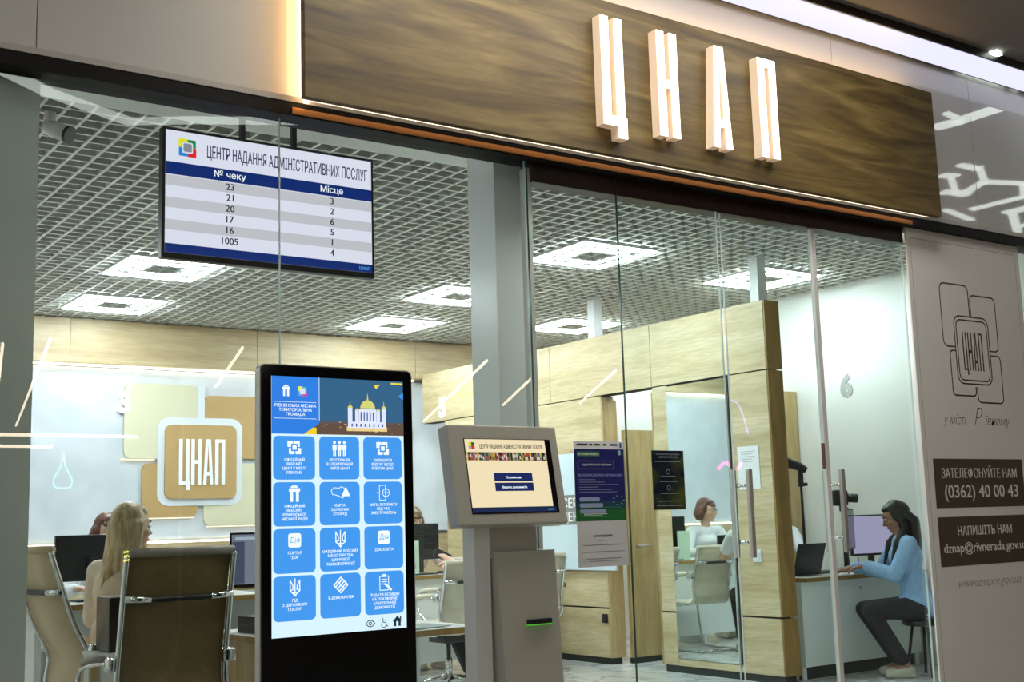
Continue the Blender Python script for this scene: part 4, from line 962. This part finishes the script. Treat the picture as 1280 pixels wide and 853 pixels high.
desk('oak edged desk behind the info totem with stationery on its left end', (2.62, 5.62), (3.72, 6.62),
     [('side_panel', (2.70, 5.80, 0.0), (2.74, 6.55, 0.718), 'oakz'), ('front_panel', (2.78, 5.78, 0.0), (3.45, 5.81, 0.718), 'laminate'), ('side_panel', (3.42, 5.81, 0.0), (3.45, 6.55, 0.718), 'laminate')])
desk('long white desk of the clerks below numeral 5', (4.0, 9.52), (7.15, 10.02),
     [('front_panel', (4.05, 9.57, 0.10), (7.1, 9.60, 0.823), 'laminate'), ('side_panel', (4.05, 9.60, 0.0), (4.09, 9.98, 0.823), 'laminate'), ('side_panel', (7.06, 9.60, 0.0), (7.1, 9.98, 0.823), 'laminate'), ('side_panel', (5.4, 9.60, 0.0), (5.44, 9.98, 0.823), 'laminate')], z=0.86)
desk('white desk with oak edge under the dark monitor on the far left', (1.95, 7.75), (3.5, 8.4),
     [('front_panel', (2.0, 8.34, 0.0), (3.45, 8.37, 0.843), 'laminate'), ('side_panel', (2.0, 7.8, 0.0), (2.04, 8.34, 0.843), 'laminate'), ('side_panel', (3.41, 7.8, 0.0), (3.45, 8.34, 0.843), 'laminate')], z=0.88)
t = desk('white reception desk with oak edge in room 6 where the woman in blue leans', (7.56, 6.76), (9.08, 7.65),
     [('front_panel', (7.60, 6.85, 0.10), (9.05, 6.88, 0.758), 'laminate'), ('side_panel', (7.60, 6.88, 0.0), (7.64, 7.6, 0.758), 'laminate'), ('side_panel', (9.0, 6.88, 0.0), (9.05, 7.6, 0.758), 'laminate'), ('plinth', (7.60, 6.90, 0.0), (9.05, 6.93, 0.10), 'plinth')], z=0.795)
o = obj('lock', tube([(-0.02, -0.36, 0.68), (-0.02, -0.375, 0.68)], 0.012, 10), M['steel'], t)
t = thing('cabinet', 'low white cabinet with an oak post under the dark computer tower', 'cabinet', (1.96, 6.12, 0))
obj('body', bx((-0.12, -0.12, 0.04), (0.18, 0.14, 0.715), 0.003), M['laminate'], t)
obj('top', bx((-0.125, -0.125, 0.716), (0.185, 0.145, 0.735)), M['laminate'], t)
obj('oak_post', bx((-0.165, -0.125, 0.0), (-0.128, -0.09, 0.735), 0.002), M['oakz'], t)
obj('foot', bx((-0.10, -0.10, 0.0), (0.16, 0.12, 0.04)), M['black'], t)
for z in (0.25, 0.48, 0.70): obj('drawer_front', bx((-0.115, -0.127, z - 0.20), (0.175, -0.1205, z), 0.001), M['laminate'], t)
t = thing('computer_tower', 'dark computer tower standing on the low white cabinet behind the brown chair', 'computer', (1.93, 6.11, 0.736))
obj('case', bx((-0.050, -0.10, 0.0), (0.062, 0.10, 0.255), 0.004), mat('tower side', (0.055, 0.045, 0.038), 0.25), t)
obj('front_panel', bx((-0.048, -0.108, 0.004), (0.060, -0.101, 0.252), 0.003), M['gloss_black'], t)
obj('top_plate', bx((-0.048, -0.098, 0.2555), (0.060, 0.098, 0.258)), M['steel'], t)

# ================================================================ MONITORS AND DESK THINGS
def monitor(label, loc, rz, wd=0.54, ht=0.32, lit=None, zc=0.36, group=None):
    t = thing('monitor', label, 'monitor', loc, rz, group)
    obj('case', bx((-wd / 2, -0.01, zc - ht / 2), (wd / 2, 0.022, zc + ht / 2), 0.005), M['black'], t)
    sc_ = obj('screen', bx((-wd / 2 + 0.012, -0.0125, zc - ht / 2 + 0.02), (wd / 2 - 0.012, -0.0105, zc + ht / 2 - 0.012)), lit or M['gloss_black'], t)
    obj('neck', bx((-0.03, 0.023, 0.02), (0.03, 0.045, zc), 0.004), M['black'], t)
    obj('foot', bx((-0.12, -0.07, 0.0), (0.12, 0.13, 0.012), 0.004), M['black'], t)
    return t, sc_
grey_scr = scr((0.17, 0.185, 0.25), 1.0)
t, s_ = monitor('lit monitor with a grey window on the desk behind the brown chair', (2.90, 6.60 + 0.22, 0.756), math.radians(-22), 0.46, 0.30, grey_scr, 0.375)
flat('window_bar', -0.20, 0.20, 0.485, 0.50, scr((0.35, 0.42, 0.5), 1), s_, FR(-0.014)); flat('window_form', -0.09, 0.14, 0.415, 0.445, scr((0.55, 0.6, 0.68), 1), s_, FR(-0.014))
flat('side_menu', -0.215, -0.15, 0.25, 0.475, scr((0.06, 0.07, 0.12), 1), s_, FR(-0.014)); flat('window_form', -0.09, 0.14, 0.40, 0.41, scr((0.05, 0.06, 0.09), 1), s_, FR(-0.014))
bpy.data.objects[t.name].location.y = 6.42
monitor('black monitor seen from behind, left of the blonde woman', (2.42, 8.12, 0.881), PI, 0.46, 0.29, None, 0.27)
monitor('black monitor seen from behind on the clerk desk below numeral 5', (5.80, 9.72, 0.861), PI + math.radians(8), 0.46, 0.32, None, 0.29)
t = thing('card_terminal', 'dark tilted terminal on the long desk before the clerk with auburn hair', 'terminal', (5.06, 9.60, 0.861))
obj('body', bx((-0.12, -0.01, 0.0), (0.12, 0.02, 0.24), 0.01), M['black'], t)
obj('display', bx((-0.02, -0.013, 0.04), (0.09, -0.0105, 0.14)), scr((0.05, 0.15, 0.6), 0.9), t)
o = obj('mint_stand', bx((5.58, 9.60, 0.861), (5.74, 9.62, 1.16), 0.002), M['mint']); tag(o, 'pale mint card stand on the long desk left of the monitor', 'card stand')
def keyboard(label, loc, rz):
    t = thing('keyboard', label, 'keyboard', loc, rz)
    obj('body', bx((-0.21, -0.065, 0), (0.21, 0.065, 0.016), 0.004), M['black'], t)
    bm = bmesh.new()
    for i in range(14):
        for j in range(5): add_box(bm, (-0.20 + i * 0.0287, -0.058 + j * 0.0235, 0.0165), (-0.176 + i * 0.0287, -0.038 + j * 0.0235, 0.021))
    tag(obj('keys', bm, M['black'], t), kind='stuff')
keyboard('black keyboard on the clerk desk below numeral 5', (6.22, 9.70, 0.861), 0.1)
keyboard('black keyboard on the room 6 desk behind the door handles', (8.18, 7.14, 0.796), 0.3)
o = obj('phone_handset', bx((6.48, 9.62, 0.861), (6.60, 9.76, 0.90), 0.01), M['black']); tag(o, 'small black desk phone beside the keyboard below numeral 5', 'phone')
# stationery on the near desk
def paper(label, x, y, z, rz, w_=0.21, h_=0.297, g=None, m='paper'):
    o = obj('paper_sheet', bx((-w_ / 2, -h_ / 2, 0), (w_ / 2, h_ / 2, 0.0015)), M[m]); o.location = (x, y, z); o.rotation_euler = (0, 0, rz)
    tag(o, label, 'paper', g); return o
paper('white sheet lying on the desk beside the totem left edge', 2.80, 5.86, 0.756, 0.3)
paper('crumpled clear folder on the desk corner right of the totem', 3.52, 5.85, 0.756, 0.9)
paper('white form on the room 6 desk under the hands of the woman in blue', 8.24, 6.93, 0.796, 0.5)
paper('white sheet on the room 6 desk beside the laptop', 8.02, 6.98, 0.796, -0.1)
o = obj('clear_folder', bx((-0.16, -0.11, 0), (0.16, 0.11, 0.006), 0.002), mat('clear folder', (0.75, 0.80, 0.84), 0.12)); o.location = (3.42, 5.78, 0.758); o.rotation_euler = (0, 0, 0.2); tag(o, 'shiny clear folder on the small desk between totem and ticket kiosk', 'folder')
o = obj('notebook', bx((-0.11, -0.08, 0), (0.11, 0.08, 0.02), 0.003), M['blue']); o.location = (2.82, 6.10, 0.756); o.rotation_euler = (0, 0, 0.3); tag(o, 'dark blue notebook on the near desk', 'notebook')
t = thing('paper_tray', 'black tray of papers on the near desk below the lit monitor', 'tray', (2.78, 6.28, 0.756), 0.2)
for k in range(3):
    obj('shelf', bx((-0.09, -0.10, 0.005 + k * 0.03), (0.09, 0.10, 0.010 + k * 0.03)), M['black'], t)
    obj('papers', bx((-0.085, -0.10, 0.0105 + k * 0.03), (0.085, 0.09, 0.022 + k * 0.03)), M['paper'], t)
for x in (-0.088, 0.084): obj('side', bx((x, -0.10, 0.0), (x + 0.004, 0.10, 0.085)), M['black'], t)
t = thing('pen_cup', 'black pen cup on the near desk at the left edge of the totem', 'cup', (2.875, 6.33, 0.756))
obj('cup', lathe([(0.036, 0), (0.040, 0.10), (0.036, 0.10), (0.033, 0.01)], 14), M['black'], t, True)
for (x, y, m, lab) in ((0.012, 0.0, 'neonyellow', 'yellow highlighter standing in the black pen cup'), (-0.014, 0.01, 'green', 'dark green pen standing in the black pen cup'), (-0.03, -0.012, 'orange', 'orange scissors handle in the black pen cup')):
    o = obj('pen', tube([(2.875 + x * 0.6, 6.33 + y, 0.775), (2.875 + x * 1.6, 6.33 + y * 1.5, 0.985)], 0.010 if m != 'green' else 0.007, 10), M[m], None, True); tag(o, lab, 'pen', 'pens in the cup')
t = thing('tape_roll', 'white paper roll standing on the near desk beside the totem', 'roll', (2.94, 6.10, 0.756))
obj('roll', tube([(-0.05, 0, 0.05), (0.05, 0, 0.05)], 0.05, 20), M['paper'], t, True); obj('core', tube([(-0.052, 0, 0.05), (0.052, 0, 0.05)], 0.018, 12), M['grey_print'], t, True)
o = obj('mint_stand', bx((2.985, 6.40, 0.756), (3.12, 6.41, 1.14), 0.002), M['mint']); tag(o, 'tall mint green card stand beside the lit monitor at the totem edge', 'card stand')
# room 6 desk
t = thing('laptop', 'open black laptop seen from behind on the left end of the room 6 desk', 'laptop', (7.86, 7.02, 0.796), math.radians(6))
obj('lid', prism([[(-0.19, 0.0), (0.17, 0.0), (0.185, 0.245), (-0.185, 0.245)]], lambda u, v: Vector((u, -0.02 - v * 0.25, v + 0.012)), Vector((0, 0.010, 0))), M['black'], t)
obj('keyboard_base', bx((-0.185, 0.0, 0.0), (0.185, 0.24, 0.014), 0.003), M['black'], t)
def stand_lamp(name, label, cat, loc, h, rz, cup):
    t = thing(name, label, cat, loc, rz)
    obj('base', lathe([(0.07, 0), (0.07, 0.012), (0.012, 0.02), (0.012, 0.03)], 18), M['black'], t, True)
    obj('pole', tube([(0, 0, 0.02), (0, 0, h * 0.55), (0, 0, h)], [0.014, 0.012, 0.010], 10), M['black'], t, True)
    obj('clamp_knob', tube([(0.0, 0, h * 0.12), (0.035, 0, h * 0.12)], 0.014, 10), M['black'], t, True)
    obj('clamp_knob', tube([(0.0, 0, h - 0.03), (0.055, 0, h - 0.03)], 0.016, 10), M['black'], t, True)
    obj('joint', bx((-0.022, -0.02, h - 0.05), (0.022, 0.02, h + 0.09), 0.01), M['black'], t)
    if cup:
        obj('head', tube([(0.05, 0, h + 0.09), (0.0, 0, h + 0.12), (-0.12, 0, h + 0.165), (-0.155, 0, h + 0.178)], [0.028, 0.038, 0.045, 0.052], 14), M['black'], t, True)
        obj('diffuser', tube([(-0.156, 0, h + 0.178), (-0.168, 0, h + 0.182)], 0.050, 14), M['lamp_white'], t, True)
    else:
        obj('head', bx((-0.08, -0.05, h), (0.05, 0.05, h + 0.14), 0.02), M['black'], t)
        obj('lens_barrel', tube([(0.05, 0, h + 0.07), (0.14, 0, h + 0.06)], 0.04, 14), M['black'], t, True)
    return t
stand_lamp('document_lamp', 'black desk lamp with tilted cylinder head rising behind the laptop in room 6', 'lamp', (8.20, 7.32, 0.796), 0.78, math.radians(-30), True)
stand_lamp('document_camera', 'black document camera on a pole behind the right door handles', 'camera', (8.72, 7.33, 0.796), 0.56, math.radians(-30), False)
lav = scr((0.42, 0.36, 0.55), 0.85)
monitor('black monitor turned edge-on behind the right door handle in room 6', (8.43, 7.02, 0.796), math.radians(30), 0.36, 0.34, None, 0.36)
monitor('monitor with a lavender screen left of the face of the woman in blue', (8.84, 7.12, 0.796), math.radians(-12), 0.46, 0.35, lav, 0.30)
t = thing('yellow_cup', 'small yellow plastic cup on the room 6 desk', 'cup', (8.31, 7.38, 0.796))
obj('cup', lathe([(0.032, 0), (0.036, 0.09), (0.034, 0.095)], 16), M['yellow'], t, True)
o = obj('router_box', bx((8.32, 7.50, 0.796), (8.60, 7.60, 0.86), 0.006), M['grey_laminate']); tag(o, 'low grey document box behind the yellow cup', 'box')
t = thing('wooden_cabinet', 'tall oak cabinet against the right wall behind the desk lamp', 'cabinet', (8.95, 8.65, 0))
obj('body', bx((-0.12, -0.55, 0.0), (0.14, 0.50, 2.46), 0.003), M['oakz'], t)
for k in range(2): obj('door', bx((-0.142, -0.545 + k * 0.52, 0.06), (-0.122, -0.03 + k * 0.52, 2.45), 0.002), M['oakz'], t)
for y in (-0.06, 0.02): obj('handle', bx((-0.155, y - 0.006, 1.05), (-0.142, y + 0.006, 1.25)), M['steel'], t)
o = obj('power_strip', bx((8.75, 6.40 + 0.58, 0.001), (9.0, 7.03, 0.04), 0.004), M['black']); tag(o, 'black power strip on the floor by the desk panel', 'power strip')

# ================================================================ PEOPLE
def remeshed(name, bm, m, parent, voxel, it=3, noise=0):
    me = bpy.data.meshes.new('tmp'); bm.to_mesh(me); bm.free()
    o = bpy.data.objects.new('tmp', me); C.objects.link(o)
    r = o.modifiers.new('r', 'REMESH'); r.mode = 'VOXEL'; r.voxel_size = voxel; r.use_smooth_shade = True
    sm = o.modifiers.new('s', 'SMOOTH'); sm.iterations = it; sm.factor = 0.5
    dg = bpy.context.evaluated_depsgraph_get(); dg.update()
    me2 = bpy.data.meshes.new_from_object(o.evaluated_get(dg))
    bpy.data.objects.remove(o)
    me2.polygons.foreach_set('use_smooth', [True] * len(me2.polygons))
    me2.materials.clear(); me2.materials.append(m)
    me2.name = name
    o = bpy.data.objects.new(name, me2); C.objects.link(o); o.parent = parent
    return o
def ik(s, w_, l1, l2, pole):
    d = w_ - s; L = min(d.length, l1 + l2 - 0.005); u = d.normalized()
    a = (l1 * l1 - l2 * l2 + L * L) / (2 * L); h = math.sqrt(max(l1 * l1 - a * a, 0))
    p = (pole - u * pole.dot(u)).normalized()
    return s + u * a + p * h, s + u * L
def hand(bm, wrist, d, nrm, side):
    """palm, four bent fingers and a thumb; d = pointing direction, nrm = back of the hand"""
    d = d.normalized(); nrm = (nrm - d * nrm.dot(d)).normalized(); x = d.cross(nrm).normalized()
    for k in range(4):
        o_ = (k - 1.5) * 0.019
        b = wrist + d * 0.035 + x * o_ * 0.7; kn = wrist + d * 0.088 + x * o_
        add_caps(bm, b, kn, 0.014, 0.0115, 8)
        ln = (0.036, 0.044, 0.041, 0.032)[k if side > 0 else 3 - k]
        p1 = kn + d * ln * 0.85 - nrm * ln * 0.35; p2 = p1 + d * ln * 0.45 - nrm * ln * 0.6
        add_caps(bm, kn, p1, 0.0100, 0.0088, 8); add_caps(bm, p1, p2, 0.0088, 0.0075, 8)
    add_caps(bm, wrist, wrist + d * 0.05, 0.021, 0.020, 10)
    t0 = wrist + d * 0.028 - x * side * 0.022; t1 = t0 + d * 0.035 - x * side * 0.026 - nrm * 0.008; t2 = t1 + d * 0.028 - nrm * 0.010 + x * side * 0.004
    add_caps(bm, t0, t1, 0.014, 0.0105, 8); add_caps(bm, t1, t2, 0.0105, 0.0085, 8)
def person(label, loc, rz, top, pants, skin, hairm, hair, lean=0.06, hyaw=0.0, hpitch=0.0, hl=(-0.15, 0.42, 0.82), hr=(0.15, 0.42, 0.82), voxel=0.009, legs=True, sleeve=1.0, loose=1.0, polew=(0.7, -0.5, -0.7), hl_d=None, hr_d=None, kz=0.50, knees=0.43, ankle=0.42, sc=1.0, glasses=False):
    t = thing('person', label, 'person', loc, rz); t.scale = (sc, sc, sc)
    V = Vector
    bm = bmesh.new()
    pel = V((0, 0, 0.54)); wst = V((0, lean * 0.35, 0.72)); ch = V((0, lean * 0.75, 0.93)); nb = V((0, lean + 0.005, 1.085)); hc = V((0, lean + 0.045, 1.245))
    def torso(b, g, dn=0):
        add_ell(b, pel, (0.165 + g, 0.125 + g, 0.115 + g)); add_ell(b, wst, (0.135 + g, 0.098 + g, 0.14 + g))
        add_ell(b, ch, (0.155 + g, 0.108 + g, 0.15 + g)); add_ell(b, ch + V((0, 0.035, 0.0)), (0.125 + g, 0.09 + g, 0.08 + g))
        add_caps(b, V((-0.145, lean * 0.95, 1.03)), V((0.145, lean * 0.95, 1.03)), 0.052 + g, 0.052 + g)
        add_caps(b, V((0, lean * 0.97, 1.03)), V((0, nb.y, 1.085)), 0.075 + g * 0.8, 0.052 + g * 0.3)
    torso(bm, 0)
    R = Matrix.Rotation(hyaw, 3, 'Z') @ Matrix.Rotation(hpitch, 3, 'X')
    H = lambda x, y, z: hc + R @ V((x, y, z))
    add_caps(bm, nb - V((0, 0, 0.03)), H(0, -0.012, -0.06), 0.054, 0.050)
    add_ell(bm, H(0, -0.012, 0.028), (0.072, 0.090, 0.092), R, 3); add_ell(bm, H(0, 0.022, -0.035), (0.054, 0.064, 0.068), R, 3)
    add_ell(bm, H(0, 0.070, -0.088), (0.023, 0.020, 0.018), R); add_ell(bm, H(0, 0.058, 0.038), (0.052, 0.030, 0.020), R)
    for s_ in (-1, 1):
        add_ell(bm, H(s_ * 0.038, 0.052, -0.022), (0.022, 0.026, 0.022), R); add_ell(bm, H(s_ * 0.073, -0.006, 0.0), (0.009, 0.018, 0.029), R)
    add_caps(bm, H(0, 0.082, 0.018), H(0, 0.108, -0.022), 0.008, 0.0125, 8); add_ell(bm, H(0, 0.090, -0.026), (0.017, 0.014, 0.009), R)
    add_ell(bm, H(0, 0.084, -0.052), (0.022, 0.010, 0.006), R); add_ell(bm, H(0, 0.082, -0.062), (0.019, 0.011, 0.007), R)
    arms = []
    for s_, tg, dd in ((-1, hl, hl_d), (1, hr, hr_d)):
        sh = V((s_ * 0.165, lean * 0.95, 1.035))
        el, wr = ik(sh, V(tg), 0.275, 0.245, V((s_ * polew[0], polew[1], polew[2])))
        limb(bm, [sh, el, wr], [0.050, 0.037, 0.025])
        d = V(dd) if dd else (wr - el)
        hand(bm, wr, d, V((0, 0, 1)) if abs(d.normalized().z) < 0.8 else V((0, -1, 0)), s_)
        arms.append((sh, el, wr))
    lg = []
    for s_ in (-1, 1):
        h_ = V((s_ * 0.085, 0.01, 0.53)); kn = V((s_ * 0.095, knees, kz)); an = V((s_ * 0.09, ankle, 0.085)); te = V((s_ * 0.10, ankle + 0.14, 0.035))
        limb(bm, [h_, kn, an], [0.082, 0.056, 0.038]); limb(bm, [an, te], [0.036, 0.028]); lg.append((h_, kn, an, te))
    remeshed('body', bm, M[skin], t, voxel)
    b = bmesh.new(); g = 0.010 * loose
    torso(b, g)
    add_ell(b, V((0, 0.0, 0.60)), (0.175 + g, 0.14 + g, 0.09))
    for sh, el, wr in arms:
        w2 = el.lerp(wr, 0.90 * sleeve) if sleeve > 0.3 else None
        if w2 is not None: limb(b, [sh, el, w2], [0.060 * (1 + 0.12 * (loose - 1)), 0.049 * (1 + 0.25 * (loose - 1)), 0.040 * (1 + 0.30 * (loose - 1))])
        else: limb(b, [sh, sh.lerp(el, 0.62)], [0.062, 0.060])
    remeshed('top', b, M[top], t, max(voxel, 0.010), 4)
    if legs:
        b = bmesh.new()
        add_ell(b, pel - V((0, 0, 0.015)), (0.172, 0.140, 0.115))
        for h_, kn, an, te in lg: limb(b, [h_, kn, kn.lerp(an, 0.88)], [0.096, 0.068, 0.055])
        remeshed('trousers', b, M[pants], t, max(voxel, 0.010), 3)
        for h_, kn, an, te in lg:
            b = bmesh.new(); limb(b, [an - V((0, 0.02, 0.035)), te], [0.047, 0.036]); add_box(b, (an.x - 0.04, an.y - 0.06, 0.003), (an.x + 0.045, te.y + 0.03, 0.022))
            remeshed('shoe', b, M['shoe'], t, 0.009, 2)
    for s_ in (-1, 1):
        e = bmesh.new(); add_ell(e, H(s_ * 0.029, 0.0775, 0.012), (0.0125, 0.0085, 0.0075), R, 2); ey = obj('eye', e, M['eye_white'], t, True)
        e = bmesh.new(); add_ell(e, H(s_ * 0.029, 0.0850, 0.012), (0.0058, 0.003, 0.0058), R, 2); obj('iris', e, M['iris'], ey, True)
        e = bmesh.new(); add_tube(e, [H(s_ * 0.014, 0.088, 0.034), H(s_ * 0.030, 0.086, 0.040), H(s_ * 0.046, 0.076, 0.034)], 0.0032, 6); obj('eyebrow', e, M[hairm], t, True)
    e = bmesh.new(); add_ell(e, H(0, 0.0915, -0.0545), (0.019, 0.0055, 0.0075), R, 2); obj('lips', e, M['lips'], t, True)
    if glasses:
        gb = bmesh.new()
        for s_ in (-1, 1):
            add_tube(gb, [H(s_ * 0.032 + 0.022 * math.cos(a), 0.098, 0.010 + 0.017 * math.sin(a)) for a in [k * PI / 5 for k in range(11)]], 0.002, 5)
            add_tube(gb, [H(s_ * 0.054, 0.096, 0.014), H(s_ * 0.078, 0.0, 0.012)], 0.002, 5)
        obj('glasses', gb, M['black'], t, True)
    b = bmesh.new()
    add_ell(b, H(0, -0.030, 0.040), (0.081, 0.092, 0.095), R, 3)
    add_ell(b, H(0, 0.015, 0.085), (0.062, 0.060, 0.036), R)
    for s_ in (-1, 1): add_ell(b, H(s_ * 0.062, -0.015, 0.015), (0.022, 0.045, 0.065), R)
    if hair == 'blonde':
        for k in range(13):
            a = PI * (k / 12) + PI; sx_ = math.cos(a); sy_ = math.sin(a)
            p0 = H(sx_ * 0.074, sy_ * 0.085 - 0.02, 0.02); p1 = H(sx_ * 0.085, sy_ * 0.08 - 0.03, -0.09)
            p2 = V((sx_ * 0.105, p1.y - 0.035 + 0.02 * math.sin(k), 1.03 + 0.02 * math.sin(k * 2.1))); p3 = V((sx_ * 0.10 - 0.02, p2.y - 0.015, 0.93 + 0.03 * math.sin(k * 1.7)))
            limb(b, [p0, p1, p2, p3], [0.026, 0.024, 0.019, 0.006])
    elif hair == 'tied':
        add_ell(b, H(0, -0.045, 0.02), (0.088, 0.095, 0.100), R, 3)
        limb(b, [H(0, -0.06, -0.05), V((0, lean - 0.075, 1.06))], [0.058, 0.055])
        for dx in (-0.05, 0.0, 0.05): limb(b, [H(dx, -0.085, -0.02), H(dx, -0.115, -0.09), V((dx * 1.2, lean - 0.10, 1.03)), V((dx, lean - 0.125, 0.90))], [0.040, 0.044, 0.042, 0.014])
        for s_ in (-1, 1): limb(b, [H(s_ * 0.062, -0.02, -0.02), H(s_ * 0.075, -0.01, -0.11), V((s_ * 0.11, lean + 0.075, 1.04)), V((s_ * 0.10, lean + 0.13, 0.86))], [0.026, 0.028, 0.028, 0.008])
    elif hair == 'bob':
        for k in range(9):
            a = PI * (k / 8) + PI; limb(b, [H(math.cos(a) * 0.07, math.sin(a) * 0.08 - 0.015, 0.02), H(math.cos(a) * 0.085, math.sin(a) * 0.085 - 0.02, -0.045), H(math.cos(a) * 0.07, math.sin(a) * 0.08 - 0.015, -0.10)], [0.030, 0.032, 0.012])
        add_ell(b, H(0, 0.058, 0.062), (0.058, 0.032, 0.024), R)
    remeshed('hair', b, M[hairm], t, 0.008, 2)
    return t
IML = math.atan2(0.815, 0.58)       # facing the picture's left
person('woman in a light blue sweater and black trousers leaning over the room 6 desk', (8.44, 6.38, 0), IML - 0.02, 'blue_knit', 'black_cloth', 'skin_dark', 'hair_black', 'tied', lean=0.10, hyaw=-0.12, hpitch=-0.42,
       hl=(0.02, 0.40, 0.865), hr=(0.20, 0.46, 0.85), voxel=0.008, loose=2.0, hl_d=(0.1, 1, -0.12), hr_d=(0.0, 1, -0.12), polew=(0.5, -0.6, -0.9), knees=0.42, ankle=0.16, kz=0.52)
t = thing('stool', 'dark stool under the woman in the light blue sweater', 'stool', (8.47, 6.36, 0))
obj('seat', lathe([(0.16, 0.39), (0.18, 0.40), (0.18, 0.43), (0.16, 0.44)], 20), M['black'], t, True)
for i in range(4):
    a = PI / 4 + i * PI / 2; obj('leg', tube([(0.10 * math.cos(a), 0.10 * math.sin(a), 0.39), (0.17 * math.cos(a), 0.17 * math.sin(a), 0.0)], 0.012, 8), M['black'], t, True)
o = obj('pen', tube([(8.235, 6.80, 0.80), (8.20, 6.76, 0.93)], 0.005, 8), M['blue'], None, True); tag(o, 'thin pen in the hand of the woman in blue', 'pen')
person('woman with long blonde hair in a cream blouse sitting in the beige armchair', (2.08, 6.56, 0), math.radians(-58), 'cream_cloth', 'cream_cloth', 'skin', 'hair_blonde', 'blonde', lean=0.08, hyaw=-0.25, hpitch=-0.05,
       hl=(-0.16, 0.38, 0.80), hr=(0.16, 0.38, 0.80), voxel=0.009, loose=1.5, sc=1.06)
person('clerk with reddish hair behind the black monitor left of the blonde woman', (2.70, 8.90, 0), PI + 0.1, 'white_cloth', 'black_cloth', 'skin', 'hair_auburn', 'bob', lean=0.10, hpitch=-0.15, voxel=0.011, sc=1.05,
       hl=(-0.25, 0.46, 0.90), hr=(0.32, 0.46, 0.90))
person('clerk with auburn bob and glasses in a white shirt, seen in the mirror pane', (4.67, 10.42, 0), PI + 0.15, 'white_cloth', 'black_cloth', 'skin', 'hair_auburn', 'bob', lean=0.12, hyaw=-0.55, hpitch=-0.15, voxel=0.010, glasses=True, sc=1.10,
       hl=(-0.22, 0.46, 0.84), hr=(0.16, 0.46, 0.84))
person('clerk with brown hair behind the monitor below numeral 5', (6.12, 10.45, 0), PI - 0.15, 'cream_cloth', 'black_cloth', 'skin', 'hair_brown', 'bob', lean=0.12, hpitch=-0.3, voxel=0.011, sleeve=0.2, sc=1.07,
       hl=(-0.16, 0.50, 0.85), hr=(0.30, 0.50, 0.85))
person('visitor in a white short-sleeved shirt with a phone behind the ticket kiosk', (5.82, 8.48, 0), math.radians(34), 'white_cloth', 'black_cloth', 'skin', 'hair_brown', 'short', lean=0.04, hpitch=-0.4, voxel=0.010, sleeve=0.2, sc=1.07,
       hl=(-0.22, 0.34, 0.96), hr=(0.05, 0.38, 0.90), polew=(1.0, -0.3, -0.7), knees=0.38, ankle=0.2)
person('clerk mostly hidden behind the end of the oak partition beside the black lamp', (8.47, 7.98, 0), PI - 0.3, 'white_cloth', 'black_cloth', 'skin', 'hair_black', 'short', lean=0.10, hyaw=-0.2, voxel=0.011, hl=(-0.02, 0.50, 0.87), hr=(0.30, 0.50, 0.87), sc=1.09)
t = thing('stool', 'small dark stool under the clerk below numeral 5', 'stool', (6.12, 10.47, 0))
def stool(t):
    obj('seat', lathe([(0.16, 0.39), (0.18, 0.40), (0.18, 0.43), (0.16, 0.44)], 20), M['black'], t, True)
    for i in range(4):
        a = PI / 4 + i * PI / 2; obj('leg', tube([(0.10 * math.cos(a), 0.10 * math.sin(a), 0.39), (0.17 * math.cos(a), 0.17 * math.sin(a), 0.0)], 0.012, 8), M['black'], t, True)
stool(t)
for lab, l in (('dark stool under the visitor in the white shirt', (5.82, 8.48, 0)), ('small dark stool under the auburn-haired clerk with glasses', (4.67, 10.44, 0)), ('small dark stool under the clerk behind the far left desk', (2.70, 8.92, 0)), ('dark stool behind the room 6 desk', (8.42, 8.0, 0))):
    stool(thing('stool', lab, 'stool', l))
o = obj('mobile_phone', bx((-0.006, -0.07, -0.035), (0.006, 0.07, 0.035), 0.004), M['black']); o.location = (5.42, 8.70, 1.05); o.rotation_euler = (0.5, 0.3, 1.0); tag(o, 'black mobile phone in the hand of the visitor in white', 'phone')
